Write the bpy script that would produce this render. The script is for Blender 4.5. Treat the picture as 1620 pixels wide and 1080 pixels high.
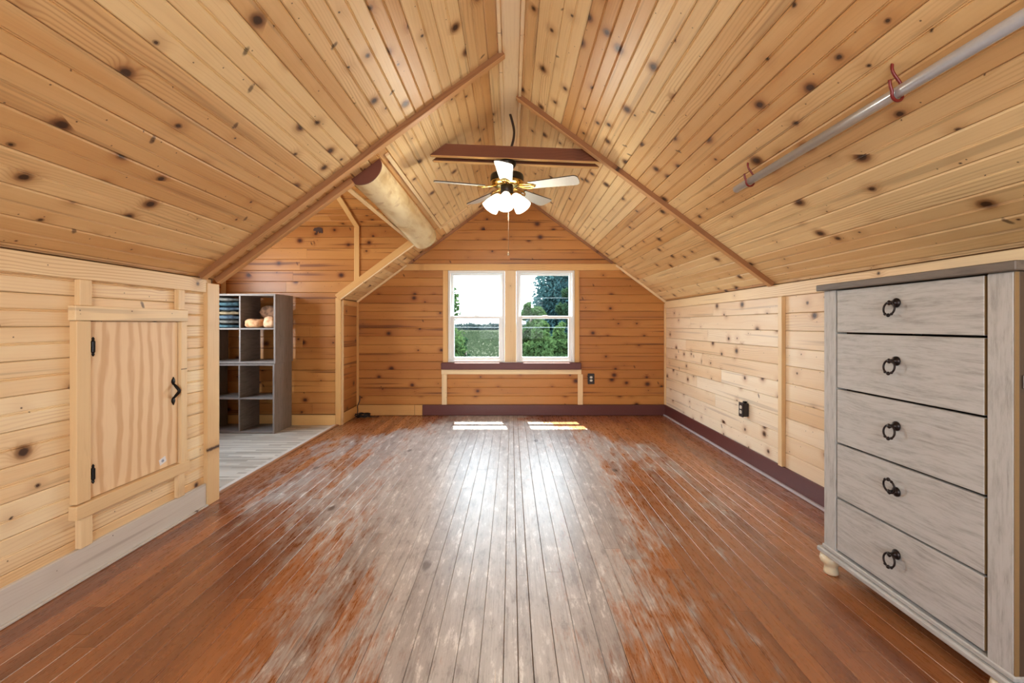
import bpy, bmesh, math, random
import numpy as np
from mathutils import Vector, Matrix, noise as mnoise

random.seed(7)
scene = bpy.context.scene
for o in list(bpy.data.objects):
    bpy.data.objects.remove(o)

# ------------------------------------------------------------------ camera
EYE = 1.18
cam_data = bpy.data.cameras.new('camera')
cam_data.sensor_width = 36.0
cam_data.lens = 710.0 / 1620.0 * 36.0
cam_data.shift_x = 1.0 / 1620.0
cam_data.shift_y = (513.0 - 540.0) / 1620.0
cam_data.clip_start = 0.02
cam_data.clip_end = 1500
cam = bpy.data.objects.new('camera', cam_data)
cam.location = (0, 0, EYE)
cam.rotation_euler = (math.pi / 2, 0, 0)
scene.collection.objects.link(cam)
scene.camera = cam

# ------------------------------------------------------------------ sky
SKY = 9.0
world = bpy.data.worlds.new('hazy_sky')
scene.world = world
world.use_nodes = True
wn = world.node_tree
wn.nodes.clear()
w_tc = wn.nodes.new('ShaderNodeTexCoord')
w_sep = wn.nodes.new('ShaderNodeSeparateXYZ')
w_ramp = wn.nodes.new('ShaderNodeValToRGB')
w_ramp.color_ramp.elements[0].position = 0.0
w_ramp.color_ramp.elements[0].color = (0.93, 0.97, 1.0, 1)
w_ramp.color_ramp.elements[1].position = 0.7
w_ramp.color_ramp.elements[1].color = (0.62, 0.80, 1.0, 1)
w_bg = wn.nodes.new('ShaderNodeBackground')
w_bg.inputs['Strength'].default_value = SKY
w_out = wn.nodes.new('ShaderNodeOutputWorld')
wn.links.new(w_tc.outputs['Generated'], w_sep.inputs[0])
wn.links.new(w_sep.outputs['Z'], w_ramp.inputs[0])
wn.links.new(w_ramp.outputs[0], w_bg.inputs['Color'])
wn.links.new(w_bg.outputs[0], w_out.inputs['Surface'])

# ------------------------------------------------------------------ sun
sun_data = bpy.data.lights.new('sun', 'SUN')
sun_data.energy = 24.0
sun_data.angle = math.radians(0.6)
sun_data.color = (1.0, 0.95, 0.86)
sun = bpy.data.objects.new('sun', sun_data)
sun.rotation_euler = Vector((0.11, -0.90, -1.85)).to_track_quat('-Z', 'Y').to_euler()
scene.collection.objects.link(sun)

def portal(loc, direction, sx, sy):
    """A sampling aid in a wall opening: guides sky light, gives none itself."""
    d = bpy.data.lights.new('opening_portal', 'AREA')
    d.shape = 'RECTANGLE'
    d.size, d.size_y = sx, sy
    d.cycles.is_portal = True
    o = bpy.data.objects.new('opening_portal', d)
    o.location = loc
    o.rotation_euler = Vector(direction).to_track_quat('-Z', 'Y').to_euler()
    scene.collection.objects.link(o)
portal((0, 5.98, 1.28), (0, -1, 0), 1.7, 1.25)
portal((0, -1.73, 1.35), (0, 1, 0), 2.0, 1.3)  # guides sky light through the added rear opening
portal((-3.52, 4.0, 1.45), (1, 0, 0), 1.3, 1.2)  # guides sky light through the added alcove opening

scene.view_settings.view_transform = 'Standard'
scene.view_settings.look = 'None'
scene.view_settings.gamma = 1.0
scene.view_settings.use_curve_mapping = False
scene.view_settings.exposure = 0.80
scene.cycles.use_denoising = True
scene.cycles.max_bounces = 12
scene.cycles.diffuse_bounces = 7
scene.cycles.transparent_max_bounces = 24
scene.cycles.sample_clamp_indirect = 6.0
scene.cycles.caustics_reflective = False
scene.cycles.caustics_refractive = False

# ------------------------------------------------------------------ small maths
def lin(r, g, b):
    def f(c):
        c /= 255.0
        return c / 12.92 if c <= 0.04045 else ((c + 0.055) / 1.055) ** 2.4
    return (f(r), f(g), f(b), 1.0)

WORLD = {}
COL = scene.collection

def put(o, M, parent=None):
    COL.objects.link(o)
    WORLD[o.name] = M.copy()
    if parent is not None:
        o.parent = parent
        o.matrix_parent_inverse = Matrix.Identity(4)
        o.matrix_basis = WORLD[parent.name].inverted() @ M
    else:
        o.matrix_basis = M
    return o

def tag(o, label, category, group=None, kind=None):
    o['label'] = label
    if category:
        o['category'] = category
    if group:
        o['group'] = group
    if kind:
        o['kind'] = kind
    return o

def empty(name, loc):
    o = bpy.data.objects.new(name, None)
    o.empty_display_size = 0.1
    return put(o, Matrix.Translation(Vector(loc)))

def mesh_from(name, verts, faces, mat, smooth=False):
    me = bpy.data.meshes.new(name)
    me.from_pydata([tuple(v) for v in verts], [], faces)
    me.materials.append(mat)
    if smooth:
        me.polygons.foreach_set('use_smooth', [True] * len(me.polygons))
    me.update()
    return me

def mobj(name, verts, faces, mat, parent=None, M=None, smooth=False):
    """Object whose mesh is given in world space; its origin goes to the bounding-box centre unless M is given."""
    if M is None:
        a = np.array([tuple(v) for v in verts], dtype=float)
        c = Vector((a.min(0) + a.max(0)) / 2)
        verts = [Vector(v) - c for v in verts]
        M = Matrix.Translation(c)
    me = mesh_from(name, verts, faces, mat, smooth)
    return put(bpy.data.objects.new(name, me), M, parent)

def frame(origin, u, v):
    u = Vector(u).normalized(); v = Vector(v).normalized()
    n = u.cross(v)
    M = Matrix.Identity(4)
    for i in range(3):
        M[i][0], M[i][1], M[i][2], M[i][3] = u[i], v[i], n[i], origin[i]
    return M

MESHES = {}
def board_mesh(name, W, T, a, b, mat, chamfer=0.004, bead=False, z_lip=0.0):
    """Board in local space: x runs along, y across, the face is z = 0, the back z = -T.
    a = (start at the low edge, start at the high edge), b = the same for the end."""
    key = (round(W, 4), round(T, 4), tuple(round(q, 4) for q in a + b), mat.name, chamfer, bead)
    if key in MESHES:
        return MESHES[key]
    h = W / 2
    c = chamfer
    prof = [(-h, -T), (-h, -c), (-h + c, 0.0)]
    if bead:
        prof += [(-0.0065, 0.0), (-0.0038, -0.0050), (0.0, -0.0010), (0.0038, -0.0050), (0.0065, 0.0)]
    prof += [(h - c, 0.0), (h, -c), (h, -T)]
    n = len(prof)
    vs = []
    for s, e in ((0, a), (1, b)):
        for y, z in prof:
            t = (y + h) / W
            vs.append((e[0] + (e[1] - e[0]) * t, y, z))
    fs = [(i, n + i, n + (i + 1) % n, (i + 1) % n)[::-1] for i in range(n)]
    fs = [tuple(f) for f in fs]
    fs.append(tuple(range(n))[::-1])
    fs.append(tuple(range(n, 2 * n)))
    me = mesh_from(name, vs, fs, mat)
    bm = bmesh.new(); bm.from_mesh(me)
    bmesh.ops.recalc_face_normals(bm, faces=bm.faces)
    bm.to_mesh(me); bm.free()
    MESHES[key] = me
    return me

def board(name, M, W, T, a, b, mat, parent=None, **k):
    """M: frame with its origin on the board's centre line; a, b as in board_mesh."""
    mid = (min(a) + max(b)) / 2
    a = (a[0] - mid, a[1] - mid); b = (b[0] - mid, b[1] - mid)
    me = board_mesh(name, W, T, a, b, mat, **k)
    return put(bpy.data.objects.new(name, me), M @ Matrix.Translation((mid, 0, 0)), parent)

def stick(name, x0, x1, y0, y1, z0, z1, mat, parent=None, chamfer=0.002, axis=None):
    """Axis-aligned chamfered box whose local x is its longest side (the grain)."""
    d = (x1 - x0, y1 - y0, z1 - z0)
    ax = axis if axis is not None else max(range(3), key=lambda i: d[i])
    o1, o2 = (ax + 1) % 3, (ax + 2) % 3
    key = ('stick', tuple(round(q, 4) for q in (d[ax], d[o1], d[o2])), mat.name, chamfer)
    if key not in MESHES:
        bm = bmesh.new()
        bmesh.ops.create_cube(bm, size=1.0)
        for v in bm.verts:
            v.co.x *= d[ax]; v.co.y *= d[o1]; v.co.z *= d[o2]
        c = min(chamfer, 0.45 * min(d))
        if c > 0:
            bmesh.ops.bevel(bm, geom=bm.edges[:], offset=c, segments=1, affect='EDGES')
        me = bpy.data.meshes.new(name)
        bm.to_mesh(me); bm.free()
        me.materials.append(mat)
        MESHES[key] = me
    M = Matrix.Identity(4)
    for i in range(3):
        for j in range(3):
            M[i][j] = 0.0
    M[ax][0] = 1.0; M[o1][1] = 1.0; M[o2][2] = 1.0
    M[0][3], M[1][3], M[2][3] = (x0 + x1) / 2, (y0 + y1) / 2, (z0 + z1) / 2
    return put(bpy.data.objects.new(name, MESHES[key]), M, parent)

def box_geo(x0, x1, y0, y1, z0, z1):
    v = [(x, y, z) for x in (x0, x1) for y in (y0, y1) for z in (z0, z1)]
    f = [(0, 1, 3, 2), (4, 6, 7, 5), (0, 4, 5, 1), (2, 3, 7, 6), (0, 2, 6, 4), (1, 5, 7, 3)]
    return v, f

def join(*geos):
    V, F = [], []
    for v, f in geos:
        k = len(V)
        V += [tuple(p) for p in v]
        F += [tuple(i + k for i in q) for q in f]
    return V, F

def xf(geo, M):
    return [tuple(M @ Vector(p)) for p in geo[0]], geo[1]

def lathe_geo(prof, seg=24):
    """prof: list of (radius, z); closed at both ends."""
    V, F = [], []
    for r, z in prof:
        for i in range(seg):
            t = 2 * math.pi * i / seg
            V.append((r * math.cos(t), r * math.sin(t), z))
    n = len(prof)
    for k in range(n - 1):
        for i in range(seg):
            j = (i + 1) % seg
            F.append((k * seg + i, k * seg + j, (k + 1) * seg + j, (k + 1) * seg + i))
    F.append(tuple(range(seg))[::-1])
    F.append(tuple(range((n - 1) * seg, n * seg)))
    return V, F

def tube_geo(pts, r, seg=10, closed=False):
    P = [Vector(p) for p in pts]
    n = len(P)
    V, F = [], []
    up = Vector((0.13, 0.21, 0.97))
    for k in range(n):
        if closed:
            t = P[(k + 1) % n] - P[k - 1]
        else:
            t = P[min(k + 1, n - 1)] - P[max(k - 1, 0)]
        t.normalize()
        if abs(t.dot(up)) > 0.95:
            up = Vector((1, 0, 0)) if abs(t.x) < 0.8 else Vector((0, 1, 0))
        a = t.cross(up).normalized()
        b = a.cross(t).normalized()
        up = b
        rr = r[k] if isinstance(r, (list, tuple)) else r
        for i in range(seg):
            w = 2 * math.pi * i / seg
            V.append(P[k] + (a * math.cos(w) + b * math.sin(w)) * rr)
    for k in range(n if closed else n - 1):
        k2 = (k + 1) % n
        for i in range(seg):
            j = (i + 1) % seg
            F.append((k * seg + i, k * seg + j, k2 * seg + j, k2 * seg + i))
    if not closed:
        F.append(tuple(range(seg))[::-1])
        F.append(tuple(range((n - 1) * seg, n * seg)))
    return V, F

def spline(pts, n=8):
    """Catmull-Rom through the points."""
    P = [Vector(p) for p in pts]
    P = [2 * P[0] - P[1]] + P + [2 * P[-1] - P[-2]]
    out = []
    for i in range(1, len(P) - 2):
        for k in range(n):
            t = k / n
            p0, p1, p2, p3 = P[i - 1], P[i], P[i + 1], P[i + 2]
            out.append(0.5 * ((2 * p1) + (p2 - p0) * t + (2 * p0 - 5 * p1 + 4 * p2 - p3) * t * t + (3 * p1 - p0 - 3 * p2 + p3) * t ** 3))
    out.append(P[-2])
    return out

# ------------------------------------------------------------------ materials
class NT:
    def __init__(s, name):
        s.mat = bpy.data.materials.new(name)
        s.mat.use_nodes = True
        s.t = s.mat.node_tree
        s.t.nodes.clear()
        s.out = s.t.nodes.new('ShaderNodeOutputMaterial')
    def n(s, kind, ins=None, **props):
        q = s.t.nodes.new(kind)
        for k, v in props.items():
            setattr(q, k, v)
        for k, v in (ins or {}).items():
            s.set(q.inputs[k], v)
        return q
    def set(s, sock, v):
        if isinstance(v, bpy.types.NodeSocket):
            s.t.links.new(v, sock)
        elif v is not None:
            sock.default_value = v
    def m(s, op, a, b=None, c=None, clamp=False):
        q = s.t.nodes.new('ShaderNodeMath')
        q.operation = op
        q.use_clamp = clamp
        for i, v in enumerate((a, b, c)):
            if v is not None:
                s.set(q.inputs[i], v)
        return q.outputs[0]
    def mix(s, f, a, b, blend='MIX'):
        q = s.t.nodes.new('ShaderNodeMix')
        q.data_type = 'RGBA'
        q.blend_type = blend
        q.clamp_factor = True
        s.set(q.inputs[0], f); s.set(q.inputs[6], a); s.set(q.inputs[7], b)
        return q.outputs[2]
    def step(s, x, lo, hi, a=0.0, b=1.0):
        q = s.t.nodes.new('ShaderNodeMapRange')
        q.interpolation_type = 'SMOOTHSTEP'
        for i, v in enumerate((x, lo, hi, a, b)):
            s.set(q.inputs[i], v)
        return q.outputs[0]
    def vec(s, x, y, z=0.0):
        q = s.t.nodes.new('ShaderNodeCombineXYZ')
        for i, v in enumerate((x, y, z)):
            s.set(q.inputs[i], v)
        return q.outputs[0]
    def sep(s, v):
        q = s.t.nodes.new('ShaderNodeSeparateXYZ')
        s.set(q.inputs[0], v)
        return q.outputs
    def noise(s, v, scale=1.0, detail=2.0, rough=0.5, dims='3D'):
        q = s.t.nodes.new('ShaderNodeTexNoise')
        q.noise_dimensions = dims
        s.set(q.inputs['Vector'], v)
        q.inputs['Scale'].default_value = scale
        q.inputs['Detail'].default_value = detail
        q.inputs['Roughness'].default_value = rough
        return q.outputs[0]
    def voro(s, v, scale):
        q = s.t.nodes.new('ShaderNodeTexVoronoi')
        q.voronoi_dimensions = '2D'
        s.set(q.inputs['Vector'], v)
        q.inputs['Scale'].default_value = scale
        return q
    def bump(s, h, strength, dist=0.002):
        q = s.t.nodes.new('ShaderNodeBump')
        q.inputs['Strength'].default_value = strength
        q.inputs['Distance'].default_value = dist
        s.set(q.inputs['Height'], h)
        return q.outputs[0]
    def bsdf(s, color, rough=0.5, normal=None, metallic=0.0, spec=0.5, **extra):
        q = s.t.nodes.new('ShaderNodeBsdfPrincipled')
        s.set(q.inputs['Base Color'], color)
        s.set(q.inputs['Roughness'], rough)
        s.set(q.inputs['Metallic'], metallic)
        s.set(q.inputs['Specular IOR Level'], spec)
        if normal is not None:
            s.set(q.inputs['Normal'], normal)
        for k, v in extra.items():
            s.set(q.inputs[k.replace('_', ' ')], v)
        s.t.links.new(q.outputs[0], s.out.inputs[0])
        return q
    def local(s):
        """Object-space position with a random shift for each object; returns x, y, z and the random number."""
        tc = s.t.nodes.new('ShaderNodeTexCoord')
        oi = s.t.nodes.new('ShaderNodeObjectInfo')
        x, y, z = s.sep(tc.outputs['Object'])
        r = oi.outputs['Random']
        x = s.m('ADD', x, s.m('MULTIPLY', r, 91.7))
        y = s.m('ADD', y, s.m('MULTIPLY', s.m('FRACT', s.m('MULTIPLY', r, 57.3)), 13.0))
        return x, y, z, r

def pine(name, light, dark, knots=1.0, big=1.0, vary=0.35, rough=0.42, knot_col=(58, 33, 18), streak=0.5, heart=0.25):
    t = NT(name)
    x, y, z, r = t.local()
    # knots
    S = 4.3
    v = t.voro(t.vec(x, t.m('MULTIPLY', y, 1.2)), S)
    d = t.m('DIVIDE', v.outputs['Distance'], S)
    cr, cg, cb = t.sep(v.outputs['Color'])
    rad = t.m('ADD', 0.002, t.m('MULTIPLY', t.m('POWER', cr, 1.7), 0.021 * big))
    rad = t.m('MULTIPLY', rad, t.m('LESS_THAN', cg, 0.78 * knots))
    wob = t.m('MULTIPLY', t.m('SUBTRACT', t.noise(t.vec(x, y, z), 60.0, 2.0), 0.5), 0.008)
    dd = t.m('ADD', d, wob)
    core = t.step(dd, t.m('MULTIPLY', rad, 0.55), rad, 1.0, 0.0)
    core = t.m('MULTIPLY', core, t.m('GREATER_THAN', rad, 0.0002))
    ring = t.step(dd, rad, t.m('ADD', t.m('MULTIPLY', rad, 1.7), 0.001), 1.0, 0.0)
    ring = t.m('MULTIPLY', ring, t.m('GREATER_THAN', rad, 0.0002))
    halo = t.m('MULTIPLY', t.m('MULTIPLY', t.m('EXPONENT', t.m('MULTIPLY', d, -26.0)), t.step(d, 0.03, 0.085, 1.0, 0.0)), t.m('MULTIPLY', rad, 85.0))
    # spike knots: slim dark marks lying across the grain
    v3 = t.voro(t.vec(t.m('ADD', t.m('MULTIPLY', x, 1.0), t.m('MULTIPLY', y, 0.5)), t.m('SUBTRACT', t.m('MULTIPLY', y, 0.45), t.m('MULTIPLY', x, 0.22))), 3.1)
    d3 = t.m('ADD', t.m('DIVIDE', v3.outputs['Distance'], 3.1), wob)
    spike = t.m('MULTIPLY', t.step(d3, 0.006, 0.014, 1.0, 0.0), t.m('LESS_THAN', t.sep(v3.outputs['Color'])[2], 0.30 * knots if knots > 0.75 else -1.0))
    # long heartwood smears along the grain
    hs = t.noise(t.vec(t.m('MULTIPLY', x, 0.55), t.m('MULTIPLY', y, 22.0), 7.0), 1.0, 2.0, 0.5)
    smear = t.m('MULTIPLY', t.step(hs, 0.60, 0.68), heart)
    # little pin knots
    v2 = t.voro(t.vec(t.m('ADD', x, 3.3), y), 9.0)
    d2 = t.m('DIVIDE', v2.outputs['Distance'], 9.0)
    pin = t.m('MULTIPLY', t.step(d2, 0.0018, 0.0042, 1.0, 0.0), t.m('LESS_THAN', t.sep(v2.outputs['Color'])[1], 0.30 * knots))
    # grain that bends round the knots
    g = t.m('ADD', y, t.m('MULTIPLY', halo, 0.035))
    g = t.m('ADD', g, t.m('MULTIPLY', t.noise(t.vec(t.m('MULTIPLY', x, 0.9), t.m('MULTIPLY', y, 4.0), z), 1.0, 2.0), 0.11))
    wave = t.m('SINE', t.m('MULTIPLY', t.m('ADD', g, t.m('MULTIPLY', z, 0.7)), 2 * math.pi * 62))
    wave = t.m('POWER', t.m('ADD', t.m('MULTIPLY', wave, 0.5), 0.5), 3.0)
    arch = t.step(t.noise(t.vec(t.m('MULTIPLY', x, 0.6), t.m('MULTIPLY', y, 3.0), 4.0), 1.0, 1.0), 0.52, 0.74)
    wave = t.m('MULTIPLY', wave, t.m('ADD', 0.06, t.m('MULTIPLY', arch, 0.9)))
    fine = t.noise(t.vec(t.m('MULTIPLY', x, 2.2), t.m('MULTIPLY', g, 130.0), t.m('MULTIPLY', z, 130.0)), 1.0, 3.0, 0.6)
    tone = t.noise(t.vec(t.m('MULTIPLY', x, 0.8), t.m('MULTIPLY', y, 9.0), t.m('MULTIPLY', z, 9.0)), 1.0, 2.0)
    # colour
    per = t.m('FRACT', t.m('MULTIPLY', r, 317.7))
    f = t.m('ADD', t.m('MULTIPLY', t.m('SUBTRACT', tone, 0.5), 0.9), t.m('MULTIPLY', t.m('SUBTRACT', per, 0.5), 2 * vary))
    f = t.m('ADD', 0.42, f)
    col = t.mix(f, light, dark)
    deep = t.mix(1.0, dark, (0.62, 0.47, 0.36, 1), 'MULTIPLY')
    col = t.mix(t.m('MULTIPLY', wave, streak), col, deep)
    col = t.mix(t.m('MULTIPLY', t.step(fine, 0.52, 0.75), 0.22), col, deep)
    col = t.mix(t.m('MULTIPLY', halo, 0.75), col, deep)
    kc = lin(*knot_col)
    col = t.mix(smear, col, tuple(q * 2.6 for q in kc[:3]) + (1,))
    col = t.mix(t.m('MULTIPLY', ring, 0.55), col, tuple(q * 1.9 for q in kc[:3]) + (1,))
    col = t.mix(t.m('MULTIPLY', core, 0.92), col, kc)
    col = t.mix(t.m('MULTIPLY', pin, 0.8), col, kc)
    col = t.mix(t.m('MULTIPLY', spike, 0.75), col, tuple(q * 1.3 for q in kc[:3]) + (1,))
    nrm = t.bump(t.m('ADD', fine, t.m('MULTIPLY', core, -1.5)), 0.12, 0.0012)
    t.bsdf(col, rough, nrm, spec=0.4)
    return t.mat

M_CEIL = pine('honey_pine', lin(236, 208, 156), lin(204, 156, 98), 1.0, 1.25, 0.55)
M_WALLR = pine('natural_pine', lin(246, 232, 206), lin(226, 194, 150), 1.0, 1.0, 0.45)
M_WALLL = pine('pale_pine', lin(244, 226, 188), lin(226, 188, 136), 0.8, 1.1, 0.4)
M_FAR = pine('amber_pine', lin(196, 138, 74), lin(162, 100, 46), 0.9, 1.1, 0.32, rough=0.35, knot_col=(64, 32, 14), streak=0.6, heart=0.75)
M_TRIM = pine('trim_pine', lin(240, 216, 172), lin(222, 188, 138), 0.5, 0.6, 0.4)
M_TRIMO = pine('amber_trim', lin(226, 182, 118), lin(206, 156, 92), 0.35, 0.6, 0.35)
M_RAW = pine('weathered_raw_pine', lin(214, 210, 202), lin(190, 182, 170), 0.5, 0.7, 0.3, rough=0.6)
M_RAKE = pine('brown_batten_and_shade', lin(170, 122, 82), lin(138, 92, 58), 0.4, 0.6, 0.3, rough=0.4)  # brown battens; also the painted shade on the honey ones
M_RAKET = pine('honey_batten', lin(214, 168, 116), lin(186, 136, 86), 0.4, 0.6, 0.3, rough=0.4)
M_BEAM = pine('redwood_stained_beam', lin(128, 76, 50), lin(98, 56, 36), 0.7, 0.8, 0.3, knot_col=(40, 20, 12))

def plain(name, col, rough=0.5, metallic=0.0, spec=0.5, bumpy=0.0, scale=200.0):
    t = NT(name)
    nrm = None
    c = col
    if bumpy:
        tc = t.n('ShaderNodeTexCoord')
        nn = t.noise(tc.outputs['Object'], scale, 3.0)
        nrm = t.bump(nn, bumpy, 0.002)
        c = t.mix(t.m('MULTIPLY', nn, 0.35), col, tuple(q * 0.7 for q in col[:3]) + (1,))
    t.bsdf(c, rough, nrm, metallic, spec)
    return t.mat

M_BACK = plain('hidden_sheathing', lin(150, 112, 74), 0.8, bumpy=0.2, scale=40)
M_MAROON = plain('maroon_paint', lin(98, 52, 48), 0.42, bumpy=0.25, scale=30)
M_VINYL = plain('white_vinyl', lin(238, 238, 236), 0.35, bumpy=0.03)
M_BLACK = plain('black_iron', lin(28, 26, 26), 0.42, 0.6, bumpy=0.1, scale=300)
M_BRONZE = plain('dark_bronze', lin(46, 38, 36), 0.38, 0.75, bumpy=0.1, scale=300)
M_BRASS = plain('polished_brass', lin(205, 170, 96), 0.18, 1.0, bumpy=0.02)
M_FANDARK = plain('oil_rubbed_metal', lin(50, 46, 42), 0.35, 0.7, bumpy=0.05)
M_STEEL = plain('galvanised_steel', lin(196, 202, 210), 0.30, 0.45, bumpy=0.06, scale=120)
M_HOOK = plain('maroon_vinyl_coating', lin(120, 30, 26), 0.4, bumpy=0.05)
M_BLADE = plain('pale_blade_laminate', lin(205, 205, 198), 0.35, bumpy=0.04, scale=60)
M_BLADE_EDGE = plain('dark_blade_edge', lin(52, 40, 34), 0.5, bumpy=0.05)
M_OUTPLATE = plain('dark_brown_plate', lin(40, 31, 29), 0.4, bumpy=0.05)
M_IVORY = plain('ivory_receptacle', lin(226, 222, 206), 0.35, bumpy=0.02)
M_CABLE = plain('black_cable', lin(22, 22, 24), 0.45, bumpy=0.05)
M_CONDUIT = plain('brown_flexible_cord', lin(62, 48, 40), 0.5, bumpy=0.1)
M_SHOE = plain('scuffed_white_strip', lin(196, 190, 196), 0.5, bumpy=0.3, scale=60)
M_FOOT = plain('cream_lacquer', lin(222, 206, 172), 0.3, bumpy=0.03)
M_TAN = plain('tan_laminate_edge', lin(140, 112, 74), 0.5, bumpy=0.1, scale=90)
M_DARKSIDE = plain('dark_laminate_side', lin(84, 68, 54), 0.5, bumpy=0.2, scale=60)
M_CHAIN = plain('pull_chain_metal', lin(196, 178, 150), 0.3, 0.9, bumpy=0.02)
M_WIRE = plain('grey_wire', lin(84, 92, 96), 0.6, bumpy=0.02)
M_BEAR = plain('burnt_wood_mark', lin(70, 42, 26), 0.6, bumpy=0.3, scale=200)

def washed(name, light, dark, rough=0.45, sc=1.0):
    """Whitewashed wood-look laminate, grain along local x."""
    t = NT(name)
    x, y, z, r = t.local()
    w = t.m('ADD', y, t.m('MULTIPLY', t.noise(t.vec(t.m('MULTIPLY', x, 2.0), t.m('MULTIPLY', y, 8.0), z), 1.0, 2.0), 0.06))
    a = t.noise(t.vec(t.m('MULTIPLY', x, 6.0 * sc), t.m('MULTIPLY', w, 52.0 * sc), t.m('MULTIPLY', z, 52.0)), 1.0, 6.0, 0.72)
    b = t.noise(t.vec(t.m('MULTIPLY', x, 5.0), t.m('MULTIPLY', w, 160.0), t.m('MULTIPLY', z, 160.0)), 1.0, 3.0, 0.6)
    f = t.m('ADD', t.m('MULTIPLY', t.step(a, 0.40, 0.80), 0.8), t.m('MULTIPLY', t.step(b, 0.5, 0.75), 0.3))
    col = t.mix(f, light, dark)
    t.bsdf(col, rough, t.bump(t.m('ADD', a, b), 0.08, 0.001), spec=0.35)
    return t.mat

M_WASH = washed('whitewashed_oak_laminate', lin(184, 183, 179), lin(134, 129, 122), sc=1.3)
M_DTOP = washed('grey_brown_top_laminate', lin(112, 102, 92), lin(76, 68, 60))
M_CUBE = washed('grey_oak_laminate', lin(132, 122, 114), lin(88, 79, 73))

def plywood():
    t = NT('fir_plywood')
    x, y, z, r = t.local()
    g = t.m('ADD', y, t.m('MULTIPLY', t.noise(t.vec(t.m('MULTIPLY', x, 1.6), t.m('MULTIPLY', y, 5.0), 0.0), 1.0, 3.0), 0.16))
    g = t.m('ADD', g, t.m('MULTIPLY', t.noise(t.vec(t.m('MULTIPLY', x, 9.0), t.m('MULTIPLY', y, 20.0), 0.0), 1.0, 2.0), 0.012))
    wv = t.m('ADD', t.m('MULTIPLY', t.m('SINE', t.m('MULTIPLY', g, 2 * math.pi * 14)), 0.5), t.m('MULTIPLY', t.noise(t.vec(t.m('MULTIPLY', x, 1.5), t.m('MULTIPLY', y, 30.0), 3.0), 1.0, 2.0), 0.9))
    fine = t.noise(t.vec(t.m('MULTIPLY', x, 4.0), t.m('MULTIPLY', g, 220.0), 0.0), 1.0, 3.0)
    f = t.m('ADD', t.m('MULTIPLY', t.step(wv, 0.25, 0.95), 0.8), t.m('MULTIPLY', t.step(fine, 0.5, 0.8), 0.25))
    col = t.mix(f, lin(236, 208, 168), lin(212, 170, 124))
    t.bsdf(col, 0.45, t.bump(fine, 0.1, 0.001), spec=0.35)
    return t.mat
M_PLY = plywood()

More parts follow.
